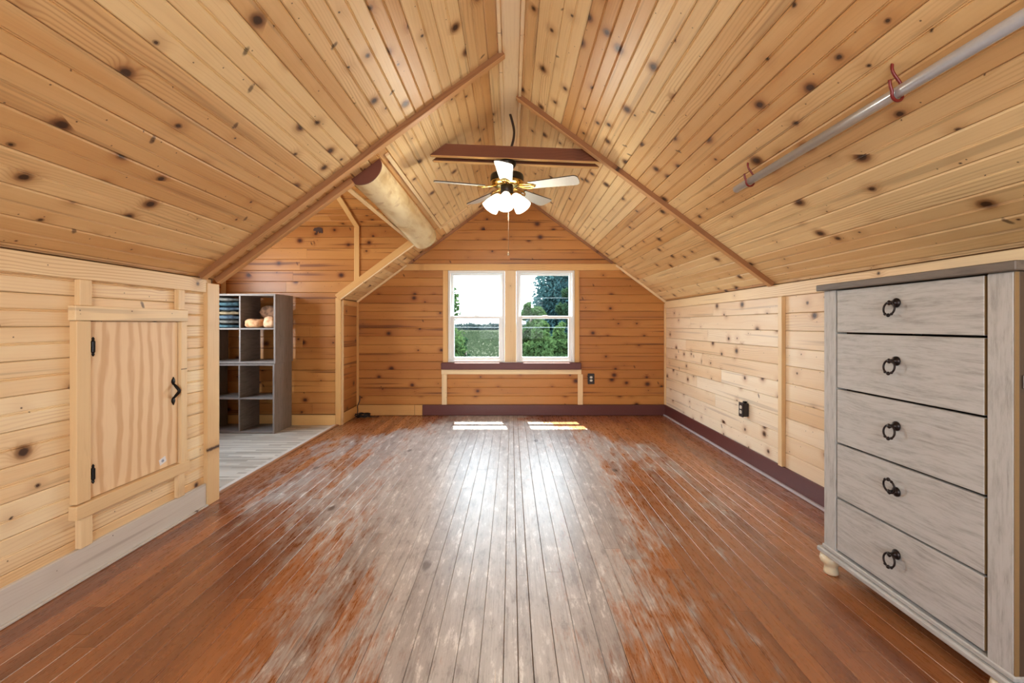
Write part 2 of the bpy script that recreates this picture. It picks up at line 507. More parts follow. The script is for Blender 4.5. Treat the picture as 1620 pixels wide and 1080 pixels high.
def old_floor():
    """Varnished strip flooring; the varnish is worn through where feet go."""
    t = NT('worn_varnished_floor')
    x, y, z, r = t.local()
    geo = t.n('ShaderNodeNewGeometry')
    X, Y, Z = t.sep(geo.outputs['Position'])
    per = t.m('FRACT', t.m('MULTIPLY', r, 211.3))
    fine = t.noise(t.vec(t.m('MULTIPLY', x, 2.5), t.m('MULTIPLY', y, 170.0), 0.0), 1.0, 4.0, 0.65)
    tone = t.noise(t.vec(t.m('MULTIPLY', x, 1.2), t.m('MULTIPLY', y, 16.0), 0.0), 1.0, 3.0)
    # varnish
    f = t.m('ADD', 0.1, t.m('ADD', t.m('MULTIPLY', per, 0.55), t.m('MULTIPLY', t.m('SUBTRACT', tone, 0.5), 1.2)))
    var = t.mix(f, lin(170, 110, 66), lin(104, 60, 38))
    var = t.mix(t.m('MULTIPLY', t.step(fine, 0.5, 0.75), 0.45), var, lin(84, 46, 28))
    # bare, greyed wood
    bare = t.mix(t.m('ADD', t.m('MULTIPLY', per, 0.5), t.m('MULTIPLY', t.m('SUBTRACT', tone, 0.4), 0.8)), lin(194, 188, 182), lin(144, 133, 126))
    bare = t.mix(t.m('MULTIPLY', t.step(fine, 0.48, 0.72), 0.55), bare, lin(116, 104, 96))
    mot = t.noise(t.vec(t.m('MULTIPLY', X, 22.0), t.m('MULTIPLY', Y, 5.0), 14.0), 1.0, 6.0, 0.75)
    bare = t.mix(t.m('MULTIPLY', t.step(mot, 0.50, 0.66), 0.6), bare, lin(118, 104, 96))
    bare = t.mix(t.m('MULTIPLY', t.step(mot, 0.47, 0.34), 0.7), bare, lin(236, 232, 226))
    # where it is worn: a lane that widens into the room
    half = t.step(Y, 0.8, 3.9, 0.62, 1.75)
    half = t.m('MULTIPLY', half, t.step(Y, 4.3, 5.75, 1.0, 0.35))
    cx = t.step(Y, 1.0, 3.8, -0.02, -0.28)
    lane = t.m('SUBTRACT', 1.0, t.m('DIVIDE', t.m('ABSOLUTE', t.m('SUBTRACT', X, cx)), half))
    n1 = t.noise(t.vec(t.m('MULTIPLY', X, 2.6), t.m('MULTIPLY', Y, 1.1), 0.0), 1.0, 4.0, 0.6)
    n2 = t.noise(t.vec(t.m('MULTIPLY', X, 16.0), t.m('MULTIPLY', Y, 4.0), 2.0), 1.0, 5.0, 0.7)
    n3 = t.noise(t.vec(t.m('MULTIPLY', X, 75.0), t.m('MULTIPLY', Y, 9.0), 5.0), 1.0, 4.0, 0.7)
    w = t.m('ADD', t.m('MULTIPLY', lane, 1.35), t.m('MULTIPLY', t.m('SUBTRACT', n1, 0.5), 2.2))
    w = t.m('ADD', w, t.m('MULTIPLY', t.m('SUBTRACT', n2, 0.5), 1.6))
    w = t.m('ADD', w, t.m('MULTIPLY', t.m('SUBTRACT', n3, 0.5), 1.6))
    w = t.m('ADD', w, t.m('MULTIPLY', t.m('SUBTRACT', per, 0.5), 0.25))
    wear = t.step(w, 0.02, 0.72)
    # scratches along the boards and a few dark stains
    scr = t.noise(t.vec(t.m('MULTIPLY', X, 120.0), t.m('MULTIPLY', Y, 2.2), 9.0), 1.0, 2.0, 0.5)
    scr = t.m('MULTIPLY', t.step(scr, 0.69, 0.76), 0.55)
    sv = t.voro(t.vec(X, t.m('MULTIPLY', Y, 0.5)), 1.7)
    sd = t.m('DIVIDE', sv.outputs['Distance'], 1.7)
    sd = t.m('ADD', sd, t.m('MULTIPLY', t.m('SUBTRACT', n2, 0.5), 0.05))
    stain = t.m('MULTIPLY', t.step(sd, 0.012, 0.03, 1.0, 0.0), t.m('LESS_THAN', t.sep(sv.outputs['Color'])[0], 0.45))
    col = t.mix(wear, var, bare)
    col = t.mix(scr, col, lin(214, 190, 160))
    col = t.mix(t.m('MULTIPLY', stain, 0.75), col, lin(74, 56, 46))
    rough = t.m('ADD', 0.23, t.m('MULTIPLY', wear, 0.12))
    rough = t.m('ADD', rough, t.m('MULTIPLY', n3, 0.10))
    t.bsdf(col, rough, t.bump(t.m('ADD', fine, t.m('MULTIPLY', wear, -0.6)), 0.12, 0.001), spec=0.8)
    return t.mat
M_FLOOR = old_floor()

def laminate_floor():
    t = NT('grey_strip_laminate')
    geo = t.n('ShaderNodeNewGeometry')
    X, Y, Z = t.sep(geo.outputs['Position'])
    row = t.m('FLOOR', t.m('DIVIDE', Y, 0.032))
    cell = t.m('FLOOR', t.m('ADD', t.m('DIVIDE', X, 0.42), t.m('MULTIPLY', t.m('FRACT', t.m('MULTIPLY', row, 0.618)), 7.0)))
    wn_ = t.n('ShaderNodeTexWhiteNoise', noise_dimensions='2D')
    t.set(wn_.inputs['Vector'], t.vec(row, cell))
    grain = t.noise(t.vec(t.m('MULTIPLY', X, 3.0), t.m('MULTIPLY', Y, 120.0), 0.0), 1.0, 3.0)
    f = t.m('ADD', t.m('MULTIPLY', wn_.outputs['Value'], 0.85), t.m('MULTIPLY', t.m('SUBTRACT', grain, 0.5), 0.5))
    col = t.mix(f, lin(206, 200, 186), lin(140, 130, 114))
    t.bsdf(col, 0.4, None, spec=0.4)
    return t.mat
M_LAM = laminate_floor()

def log_wood():
    t = NT('peeled_log')
    tc = t.n('ShaderNodeTexCoord')
    x, y, z = t.sep(tc.outputs['Object'])
    a = t.noise(t.vec(t.m('MULTIPLY', x, 10.0), t.m('MULTIPLY', y, 2.5), t.m('MULTIPLY', z, 10.0)), 1.0, 4.0, 0.6)
    b = t.noise(t.vec(x, y, z), 7.0, 3.0)
    col = t.mix(t.step(a, 0.35, 0.7), lin(242, 228, 188), lin(216, 192, 142))
    col = t.mix(t.m('MULTIPLY', t.step(b, 0.56, 0.72), 0.5), col, lin(176, 138, 88))
    t.bsdf(col, 0.5, t.bump(t.m('ADD', a, b), 0.35, 0.006), spec=0.35)
    return t.mat
M_LOG = log_wood()
M_LOGEND = plain('brown_log_end', lin(112, 62, 44), 0.5, bumpy=0.3, scale=40)

def glass_pane():
    t = NT('window_glass')
    tr = t.n('ShaderNodeBsdfTransparent')
    tr.inputs[0].default_value = (0.95, 0.98, 0.97, 1)
    gl = t.n('ShaderNodeBsdfGlossy')
    gl.inputs['Roughness'].default_value = 0.02
    lw = t.n('ShaderNodeFresnel'); lw.inputs[0].default_value = 1.45
    mx = t.n('ShaderNodeMixShader')
    t.set(mx.inputs[0], t.m('MULTIPLY', lw.outputs[0], 0.08))
    t.t.links.new(tr.outputs[0], mx.inputs[1]); t.t.links.new(gl.outputs[0], mx.inputs[2])
    t.t.links.new(mx.outputs[0], t.out.inputs[0])
    return t.mat
M_GLASS = glass_pane()

def frosted():
    t = NT('frosted_lamp_glass')
    tl = t.n('ShaderNodeBsdfTranslucent'); tl.inputs[0].default_value = (0.95, 0.92, 0.86, 1)
    df = t.n('ShaderNodeBsdfDiffuse'); df.inputs[0].default_value = (0.9, 0.88, 0.84, 1)
    tr = t.n('ShaderNodeBsdfTransparent')
    m1 = t.n('ShaderNodeMixShader'); m1.inputs[0].default_value = 0.4
    m2 = t.n('ShaderNodeMixShader'); m2.inputs[0].default_value = 0.35
    L = t.t.links
    L.new(tl.outputs[0], m1.inputs[1]); L.new(df.outputs[0], m1.inputs[2])
    L.new(m1.outputs[0], m2.inputs[1]); L.new(tr.outputs[0], m2.inputs[2])
    L.new(m2.outputs[0], t.out.inputs[0])
    return t.mat
M_SHADE = frosted()

def glow(name, col, strength):
    t = NT(name)
    e = t.n('ShaderNodeEmission')
    e.inputs[0].default_value = col; e.inputs[1].default_value = strength
    t.t.links.new(e.outputs[0], t.out.inputs[0])
    return t.mat
M_BULB = glow('lit_bulb', (1.0, 0.93, 0.82, 1), 9.0)

def cloth(name, a, b):
    t = NT(name)
    tc = t.n('ShaderNodeTexCoord')
    n1 = t.noise(tc.outputs['Object'], 22.0, 3.0)
    n2 = t.noise(tc.outputs['Object'], 380.0, 2.0)
    col = t.mix(t.step(n1, 0.35, 0.68), a, b)
    t.bsdf(col, 0.85, t.bump(t.m('ADD', n1, t.m('MULTIPLY', n2, 0.4)), 0.5, 0.004), spec=0.2)
    return t.mat
M_JEAN = [cloth('blue_grey_cloth', lin(96, 116, 128), lin(50, 60, 72)),
          cloth('grey_cloth', lin(124, 122, 114), lin(72, 70, 66)),
          cloth('teal_cloth', lin(80, 112, 122), lin(38, 56, 64)),
          cloth('khaki_cloth', lin(168, 150, 118), lin(116, 100, 76))]
M_TOWEL = cloth('tan_fleece', lin(218, 172, 128), lin(176, 124, 84))
M_TOWEL2 = cloth('pale_tan_fleece', lin(228, 188, 150), lin(188, 140, 100))
M_BROWN = cloth('brown_quilted_cloth', lin(148, 112, 86), lin(92, 68, 52))

def sticker():
    t = NT('printed_sticker')
    tc = t.n('ShaderNodeTexCoord')
    x, y, z = t.sep(tc.outputs['Object'])
    d = t.m('SQRT', t.m('ADD', t.m('MULTIPLY', x, x), t.m('MULTIPLY', y, y)))
    nn = t.noise(t.vec(x, y, z), 260.0, 1.0)
    f = t.m('MULTIPLY', t.step(d, 0.008, 0.011, 1.0, 0.0), t.step(nn, 0.38, 0.5))
    t.bsdf(t.mix(f, lin(232, 234, 238), lin(96, 122, 156)), 0.5)
    return t.mat
M_STICK = sticker()

def leaf(name, a, b):
    t = NT(name)
    geo = t.n('ShaderNodeNewGeometry')
    col = t.mix(t.noise(geo.outputs['Position'], 1.4, 3.0), a, b)
    df = t.n('ShaderNodeBsdfDiffuse'); t.set(df.inputs[0], col)
    tl = t.n('ShaderNodeBsdfTranslucent'); t.set(tl.inputs[0], col)
    mx = t.n('ShaderNodeMixShader'); mx.inputs[0].default_value = 0.4
    L = t.t.links
    L.new(df.outputs[0], mx.inputs[1]); L.new(tl.outputs[0], mx.inputs[2]); L.new(mx.outputs[0], t.out.inputs[0])
    return t.mat
LEAF_K = 0.105
def dim(c):
    return (c[0] * LEAF_K, c[1] * LEAF_K, c[2] * LEAF_K, 1)
M_LEAFG = leaf('bright_green_leaves', dim((0.40, 0.62, 0.22)), dim((0.16, 0.34, 0.12)))
M_LEAFD = leaf('dark_green_leaves', dim((0.20, 0.36, 0.18)), dim((0.08, 0.18, 0.10)))
M_LEAFB = leaf('blue_green_needles', dim((0.26, 0.54, 0.54)), dim((0.12, 0.28, 0.31)))
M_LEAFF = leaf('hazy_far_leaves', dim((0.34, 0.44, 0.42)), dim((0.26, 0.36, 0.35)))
M_CROP = leaf('dark_crop', dim((0.34, 0.42, 0.24)), dim((0.13, 0.20, 0.10)))
M_BARK = plain('grey_bark', lin(70, 58, 48), 0.9, bumpy=0.5, scale=20)

def field_mat():
    t = NT('stubble_field')
    geo = t.n('ShaderNodeNewGeometry')
    X, Y, Z = t.sep(geo.outputs['Position'])
    a = t.noise(t.vec(t.m('MULTIPLY', X, 0.8), t.m('MULTIPLY', Y, 0.10), 0.0), 1.0, 4.0, 0.7)
    b = t.noise(t.vec(t.m('MULTIPLY', X, 0.05), t.m('MULTIPLY', Y, 0.05), 0.0), 1.0, 2.0)
    col = t.mix(t.step(a, 0.38, 0.62), dim((0.08, 0.11, 0.055)), dim((0.27, 0.29, 0.20)))
    col = t.mix(t.m('MULTIPLY', b, 0.5), col, dim((0.11, 0.14, 0.08)))
    t.bsdf(col, 1.0, None, spec=0.0)
    return t.mat
M_FIELD = field_mat()

# ------------------------------------------------------------------ dimensions of the room
XW = 2.0                  # knee walls at x = -2 and +2
YB, YF = -1.6, 5.82       # rear and far gable walls
ZK, ZR = 1.48, 2.96       # top of the knee walls, ridge
TAN = (ZR - ZK) / XW
ANG = math.atan(TAN)
CS, SN = math.cos(ANG), math.sin(ANG)
SL = XW / CS              # slope length, knee to ridge
YA0, YA1 = 3.05, 5.27     # alcove opening in the left slope
XA = -3.4                 # alcove outer wall
XO = -1.10                # upper edge of the opening
DZ = 2.333                # eaves of the alcove ceiling
DT = 0.336
DA = math.atan(DT)
YR = (YA0 + YA1) / 2      # alcove ridge line
DZR = DZ + DT * (YA1 - YR)

def rows(start, stop, pitch):
    out = []
    v = start
    while v < stop - 0.012:
        out.append((v, min(v + pitch, stop)))
        v += pitch
    return out

GAP = 0.0018
def planks(parent, origin, u, v, rws, segs, mat, T=0.016, bead=False, chamfer=0.004, name='plank'):
    """segs(v0, v1) -> list of ((a_low, a_high), (b_low, b_high)) along u."""
    for v0, v1 in rws:
        W = v1 - v0 - GAP
        if W < 0.008:
            continue
        for a, b in segs(v0, v1):
            M = frame(Vector(origin) + Vector(v).normalized() * ((v0 + v1) / 2), u, v)
            board(name, M, W, T, a, b, mat, parent, chamfer=chamfer, bead=bead and W > 0.08)

def split(a, b, joints):
    """Straight runs between a and b, broken at the joints."""
    pts = [a] + [j for j in sorted(joints) if a + 0.15 < j < b - 0.15] + [b]
    return [((p + 0.0006, p + 0.0006), (q - 0.0006, q - 0.0006)) for p, q in zip(pts, pts[1:])]

# ================================================================== FLOORS
v, f = box_geo(-XW - 0.08, XW + 0.1, YB - 0.1, YF + 0.1, -0.12, -0.017)
floor = mobj('floor', v, f, M_BACK)
tag(floor, 'worn orange brown strip wood floor with bare grey lanes', 'floor', kind='structure')
rng = random.Random(11)
xs, edges = -XW - 0.02, []
while xs < XW:
    w = 0.083
    if abs(xs - 0.02) < 0.05:
        w = 0.052
    edges.append((xs, min(xs + w, XW)))
    xs += w
for x0, x1 in edges:
    W = x1 - x0 - (0.003 if abs(x0 - 0.02) < 0.09 else 0.0012)
    if W < 0.01:
        continue
    y = YB - rng.uniform(0, 1.5)
    while y < YF:
        L = rng.uniform(1.3, 3.4)
        a, b = max(y, YB), min(y + L, YF)
        if YF - b < 0.4:
            b = YF
        if b - a > 0.02:
            M = frame(((x0 + x1) / 2, 0, rng.uniform(-0.0006, 0.0)), (0, 1, 0), (-1, 0, 0))
            board('plank', M, W, 0.016, (a + 0.0006,) * 2, (b - 0.0006,) * 2, M_FLOOR, floor, chamfer=0.0012)
        y = b if b > y + 0.01 else y + L

v, f = box_geo(XA - 0.1, -XW - 0.02, YA0 - 0.1, YA1 + 0.1, -0.12, -0.012)
floor2 = mobj('floor', v, f, M_BACK)
tag(floor2, 'pale grey strip laminate floor of the side alcove', 'floor', kind='structure')
planks(floor2, (0, 0, 0), (1, 0, 0), (0, 1, 0), rows(YA0 - 0.02, YA1, 0.19),
       lambda a, b: split(XA, -2.09, [XA + 0.4 + (a * 7.3) % 0.7]), M_LAM, T=0.012, chamfer=0.0008)
thr = empty('trim_1', (-2.05, 4.1, 0))
tag(thr, 'weathered wooden threshold strip between alcove laminate and room floor', 'threshold', kind='structure')
stick('strip', -2.095, -2.05, YA0, YA1, -0.012, 0.006, M_RAW, thr)
stick('strip', -2.048, -2.022, YA0, YA1, -0.012, 0.012, M_RAKE, thr)

# ================================================================== CEILING
ceil_v, ceil_f = [], []
def slab(q, n, T):
    """Slab behind a planar polygon q (its interior face); n points outwards."""
    n = Vector(n)
    k = len(q)
    V = [Vector(p) for p in q] + [Vector(p) + n * T for p in q]
    F = [tuple(range(k)), tuple(range(k, 2 * k))[::-1]]
    F += [(i, i + k, (i + 1) % k + k, (i + 1) % k) for i in range(k)]
    return V, F

def slopeL(x, y, off=0.0):       # point on the left slope at abscissa x, moved outwards by off
    return (x - SN * off, y, ZR + TAN * x + CS * off)
def slopeR(x, y, off=0.0):
    return (x + SN * off, y, ZR - TAN * x + CS * off)
o = 0.017
nL, nR = (-SN, 0, CS), (SN, 0, CS)
geo = join(
    slab([slopeR(0, YB, o), slopeR(XW + 0.15, YB, o), slopeR(XW + 0.15, YF + 0.2, o), slopeR(0, YF + 0.2, o)], nR, 0.14),
    slab([slopeL(0, YB, o), slopeL(-XW - 0.15, YB, o), slopeL(-XW - 0.15, YA0, o), slopeL(0, YA0, o)], nL, 0.14),
    slab([slopeL(0, YA0, o), slopeL(XO, YA0, o), slopeL(XO, YA1, o), slopeL(0, YA1, o)], nL, 0.14),
    slab([slopeL(0, YA1 + 0.03, o), slopeL(-XW - 0.15, YA1 + 0.03, o), slopeL(-XW - 0.15, YF + 0.2, o), slopeL(0, YF + 0.2, o)], nL, 0.14))
ceiling = mobj('ceiling', geo[0], geo[1], M_BACK)
tag(ceiling, 'steep gable ceiling of knotty honey pine boards', 'ceiling', kind='structure')

P = 0.1425
s_top = 0.03 / CS
srows = []
s = s_top
while s < SL - 0.02:
    srows.append((s, min(s + P, SL)))
    s += P
YJL, YJR = 2.86, 3.40
def ceil_side(left):
    for (s0, s1) in srows:
        v0, v1 = SL - s1, SL - s0
        x_mid = (s0 + s1) / 2 * CS
        if left:
            if x_mid < -XO:
                segs = [(YB, YJL), (YJL, YF)]
            else:
                segs = [(YB, YJL), (YJL, YA0), (YA1 + 0.03, YF)]
            M = frame(Vector((-XW, 0, ZK)) + Vector((CS, 0, SN)) * ((v0 + v1) / 2), (0, 1, 0), (CS, 0, SN))
        else:
            segs = [(YB, YJR), (YJR, YF)]
            M = frame(Vector((XW, 0, ZK)) + Vector((-CS, 0, SN)) * ((v0 + v1) / 2), (0, -1, 0), (-CS, 0, SN))
        W = v1 - v0 - GAP
        for a, b in segs:
            if not left:
                a, b = -b, -a
            board('plank', M, W, 0.016, (a + 0.0006,) * 2, (b - 0.0006,) * 2, M_CEIL, ceiling, chamfer=0.006, bead=True)
ceil_side(True)
ceil_side(False)
# ridge board and the slim strips that close it off
stick('ridge_board', -0.058, 0.050, YB, YF, 2.918, 2.936, M_TRIM, ceiling)
stick('ridge_strip', -0.082, -0.060, YB, YF, 2.890, 2.915, M_TRIM, ceiling)
stick('ridge_strip', 0.052, 0.074, YB, YF, 2.890, 2.915, M_TRIM, ceiling)

def rake(name, left, y, x0, x1, depth, width, mat, parent, raise_=0.0, painted_shade=False):
    """Batten running up a slope; depth = how far it stands below the boards, width along y."""
    sgn = -1 if left else 1
    p0 = Vector((sgn * x0, y, ZR - TAN * x0)); p1 = Vector((sgn * x1, y, ZR - TAN * x1))
    u = (p1 - p0); L = u.length; u.normalize()
    n = Vector((-sgn * SN, 0, -CS))
    vv = n.cross(u)
    M = frame(p0 + n * (depth - raise_), u, vv)
    b_ = board(name, M, width, depth, (0, 0), (L, L), mat, parent, chamfer=0.003)
    if painted_shade:  # thin brown strip paints shade onto the side facing the camera
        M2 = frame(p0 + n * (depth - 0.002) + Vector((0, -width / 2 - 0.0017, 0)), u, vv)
        board('shaded_side', M2, 0.003, depth - 0.002, (0.001, 0.001), (L - 0.001, L - 0.001), M_RAKE, b_, chamfer=0.0004)
    return b_
rake('rake_batten', True, YJL, 0.062, XW - 0.02, 0.036, 0.050, M_RAKET, ceiling, painted_shade=True)
rake('rake_batten', False, YJR, 0.056, XW - 0.02, 0.036, 0.050, M_RAKET, ceiling, painted_shade=True)
# boards round the alcove opening
rake('opening_batten', True, YA0 - 0.025, 1.08, XW - 0.01, 0.040, 0.05, M_RAKET, ceiling, painted_shade=True)
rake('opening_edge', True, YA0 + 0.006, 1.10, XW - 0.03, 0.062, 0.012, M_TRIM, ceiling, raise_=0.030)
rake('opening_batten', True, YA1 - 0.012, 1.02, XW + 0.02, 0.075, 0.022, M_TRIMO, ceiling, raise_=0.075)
rake('opening_edge', True, YA1 - 0.008, 1.02, XW, 0.013, 0.030, M_TRIM, ceiling)
# batten above the log at the far end and the two against the far gable
rake('rake_batten', True, YA1 + 0.05, 0.10, 0.86, 0.022, 0.04, M_TRIM, ceiling)
rake('gable_batten', True, YF - 0.012, 0.03, 1.32, 0.028, 0.024, M_RAKE, ceiling)
rake('gable_batten', False, YF - 0.012, 0.03, 1.32, 0.028, 0.024, M_RAKE, ceiling)
rake('gable_batten', True, YF - 0.012, 1.36, XW, 0.024, 0.024, M_TRIM, ceiling)
rake('gable_batten', False, YF - 0.012, 1.36, XW, 0.024, 0.024, M_TRIM, ceiling)

# ------------------------------------------------ alcove ceiling
def dorm(y, x, off=0.0, far=True):
    z = DZ + DT * ((YA1 - y) if far else (y - YA0))
    return (x, y, z + off)
geo = join(
    slab([(XA - 0.1, YA1 + 0.1, DZ - DT * 0.1 + 0.018), (XO + 0.1, YA1 + 0.1, DZ - DT * 0.1 + 0.018), (XO + 0.1, YR, DZR + 0.018), (XA - 0.1, YR, DZR + 0.018)], (0, 0, 1), 0.12),
    slab([(XA - 0.1, YR, DZR + 0.018), (XO + 0.1, YR, DZR + 0.018), (XO + 0.1, YA0 - 0.1, DZ - DT * 0.1 + 0.018), (XA - 0.1, YA0 - 0.1, DZ - DT * 0.1 + 0.018)], (0, 0, 1), 0.12))
ceiling2 = mobj('ceiling', geo[0], geo[1], M_BACK)
tag(ceiling2, 'low pitched amber pine ceiling of the side alcove', 'ceiling', kind='structure')
Ld = (YA1 - YR) / math.cos(DA)
planks(ceiling2, (0, YA1, DZ), (1, 0, 0), (0, -math.cos(DA), math.sin(DA)), rows(0, Ld, 0.118),
       lambda a, b: split(XA, XO, [XA + 0.7 + (a * 13) % 0.9]), M_FAR)
planks(ceiling2, (0, YA0, DZ), (-1, 0, 0), (0, math.cos(DA), math.sin(DA)), rows(0, Ld, 0.118),
       lambda a, b: split(-XO, -XA, [-XO + 0.7 + (a * 13) % 0.9]), M_FAR)
M = frame(Vector((-1.81, YA1, DZ)) + Vector((0, -math.sin(DA), -math.cos(DA))) * 0.018, (0, -math.cos(DA), math.sin(DA)), (-1, 0, 0))
board('seam_batten', M, 0.06, 0.017, (0, 0), (Ld, Ld), M_TRIMO, ceiling2, chamfer=0.003)

# ================================================================== WALLS
def wall(name, geo, label):
    w = mobj(name, geo[0], geo[1], M_BACK)
    tag(w, label, 'wall', kind='structure')
    return w

# ---- left knee wall
wl = wall('wall_left', box_geo(-XW - 0.12, -XW - 0.017, YB, YA0 - 0.02, -0.1, ZK + 0.03), 'knee wall of pale horizontal pine boards with small plywood door')
planks(wl, (-XW, 0, 0), (0, 1, 0), (0, 0, 1), rows(0.05, ZK, 0.14), lambda a, b: split(YB, 2.99, [-0.4 + (a * 9.7) % 0.9]), M_WALLL, bead=True)
stick('top_rail', -XW, -XW + 0.020, YB, 2.915, 1.388, ZK - 0.004, M_TRIM, wl)
stick('corner_post', -XW - 0.02, -XW + 0.026, 2.917, YA0 - 0.015, 0.0, ZK - 0.03, M_TRIM, wl)
stick('stud', -XW, -XW + 0.028, 2.052, 2.112, 1.267, 1.387, M_TRIM, wl)
stick('stud', -XW, -XW + 0.028, 2.660, 2.712, 1.267, 1.387, M_TRIM, wl)
stick('stud', -XW, -XW + 0.028, 2.055, 2.115, 0.150, 0.300, M_TRIM, wl)
stick('stud', -XW, -XW + 0.028, 2.660, 2.712, 0.150, 0.290, M_TRIM, wl)
bl = stick('baseboard_left', -XW, -XW + 0.018, YB, 2.915, 0.004, 0.148, M_RAW)
tag(bl, 'bare greyish baseboard under the small plywood door', 'baseboard', kind='structure')
sl = stick('shoe_strip', -XW + 0.018, -XW + 0.034, YB, 2.915, 0.001, 0.012, M_RAW, bl)

door = empty('door_1', (-XW, 2.38, 0.33))
tag(door, 'small plywood access door in pale pine frame on knee wall', 'door', kind='structure')
XD = -XW
M = frame((XD + 0.016, 2.387, 0.775), (0, 0, 1), (0, -1, 0))
# plywood panel, face towards the room: u = up, v = -y gives u x v = +x
board('panel', M, 0.562, 0.014, (-0.412, -0.412), (0.418, 0.418), M_PLY, door, chamfer=0.0015)
stick('frame_stile', XD, XD + 0.034, 2.030, 2.100, 0.362, 1.196, M_TRIM, door)
stick('frame_stile', XD, XD + 0.034, 2.674, 2.722, 0.350, 1.196, M_TRIM, door)
stick('frame_rail', XD, XD + 0.036, 2.022, 2.728, 1.198, 1.266, M_TRIM, door)
stick('frame_rail', XD, XD + 0.040, 2.024, 2.736, 0.292, 0.356, M_TRIM, door)
def hinge(z):
    V, F = [], []
    prof = [(0.0015, -0.046), (0.006, -0.038), (0.0045, -0.031), (0.0085, -0.024), (0.0085, 0.024), (0.0045, 0.031), (0.006, 0.038), (0.0015, 0.046)]
    g = join(xf(lathe_geo(prof, 10), Matrix.Translation((XD + 0.026, 2.118, z))),
             box_geo(XD + 0.016, XD + 0.022, 2.100, 2.118, z - 0.02, z + 0.02))
    return mobj('hinge', g[0], g[1], M_BLACK, door)
hinge(1.075); hinge(0.475)
def ogee(z0, z1, xc, yc, half):
    """Flat spade-shaped end of the pull."""
    V, F = [], []
    n = 14
    pts = []
    for i in range(n + 1):
        t = i / n
        w = half * (math.sin(math.pi * min(1, t * 1.08)) ** 0.8 if t < 0.92 else 0.25 * (1 - t) / 0.08)
        pts.append((z0 + (z1 - z0) * t, max(w, 0.0008)))
    for zz, w in pts:
        V += [(xc, yc - w, zz), (xc, yc + w, zz), (xc + 0.004, yc - w * 0.8, zz), (xc + 0.004, yc + w * 0.8, zz)]
    for i in range(n):
        a, b = i * 4, i * 4 + 4
        F += [(a + 2, a + 3, b + 3, b + 2), (a, b, b + 1, a + 1), (a, a + 2, b + 2, b), (a + 1, b + 1, b + 3, a + 3)]
    F += [(0, 1, 3, 2), (n * 4, n * 4 + 2, n * 4 + 3, n * 4 + 1)]
    return V, F
zc = 0.79
yc = 2.632
bow = spline([(XD + 0.019, yc, zc + 0.044), (XD + 0.030, yc, zc + 0.030), (XD + 0.052, yc, zc), (XD + 0.030, yc, zc - 0.030), (XD + 0.019, yc, zc - 0.044)], 6)
rad = [0.0035 + 0.0055 * math.sin(math.pi * i / (len(bow) - 1)) for i in range(len(bow))]
g = join(tube_geo(bow, rad, 10), ogee(zc + 0.034, zc + 0.082, XD + 0.0165, yc, 0.015), ogee(zc - 0.034, zc - 0.082, XD + 0.0165, yc, 0.015))
hd = mobj('handle', g[0], g[1], M_BLACK, door, smooth=True)
hd['label'] = 'black iron bow pull with spade ends'
M = frame((XD + 0.0168, 2.553, 0.405), (0, 0.93, 0.28), (0, -0.28, 0.93))
st = board('sticker', M, 0.034, 0.0006, (-0.024, -0.024), (0.024, 0.024), M_STICK, door, chamfer=0.0002)
st['label'] = 'small white paper sticker with blue print'

# ---- right knee wall
wr = wall('wall_right', box_geo(XW + 0.017, XW + 0.12, YB, YF + 0.1, -0.1, ZK + 0.03), 'knee wall of natural knotty pine boards behind the dresser')
planks(wr, (XW, 0, 0), (0, -1, 0), (0, 0, 1), rows(0.118, ZK, 0.127),
       lambda a, b: split(-YF, -YB, [-(3.29), -(4.2 + (a * 11.3) % 1.0), -(0.4 + (a * 7) % 0.8)]), M_WALLR, bead=False)
stick('top_rail', XW - 0.018, XW, YB, YF - 0.03, 1.386, ZK - 0.004, M_TRIM, wr)
stick('batten', XW - 0.030, XW, 3.272, 3.318, 0.142, 1.385, M_TRIM, wr)
stick('corner_batten', XW - 0.022, XW, YF - 0.026, YF - 0.001, 0.142, ZK - 0.03, M_TRIM, wr)
br = stick('baseboard_right', XW - 0.016, XW, YB, YF - 0.018, 0.004, 0.140, M_MAROON)
tag(br, 'maroon painted baseboard along the right knee wall', 'baseboard', kind='structure')
stick('shoe_strip', XW - 0.036, XW - 0.016, YB, YF - 0.018, 0.002, 0.020, M_SHOE, br)

# ---- far gable wall with the window pair
WX0, WX1, WZ0, WZ1 = -0.825, 0.825, 0.66, 1.885
def gable(y0, y1, hx0, hx1, hz0, hz1):
    """Solid gable slab with one rectangular hole."""
    e = XW + 0.1
    zt = lambda x: ZR - TAN * abs(x) + 0.03
    parts = []
    def prism(poly):
        k = len(poly)
        V = [(x, y0, z) for x, z in poly] + [(x, y1, z) for x, z in poly]
        F = [tuple(range(k)), tuple(range(k, 2 * k))[::-1]] + [(i, i + k, (i + 1) % k + k, (i + 1) % k) for i in range(k)]
        return V, F
    parts.append(prism([(-e, -0.1), (e, -0.1), (e, hz0), (-e, hz0)]))
    parts.append(prism([(-e, hz0), (hx0, hz0), (hx0, zt(hx0)), (-e, zt(e))]))
    parts.append(prism([(hx1, hz0), (e, hz0), (e, zt(e)), (hx1, zt(hx1))]))
    parts.append(prism([(hx0, hz1), (hx1, hz1), (hx1, zt(hx1)), (0, zt(0)), (hx0, zt(hx0))]))
    return join(*parts)
wf = wall('wall_far', gable(YF + 0.017, YF + 0.15, WX0, WX1, WZ0, WZ1), 'gable wall of amber pine boards around the window pair')
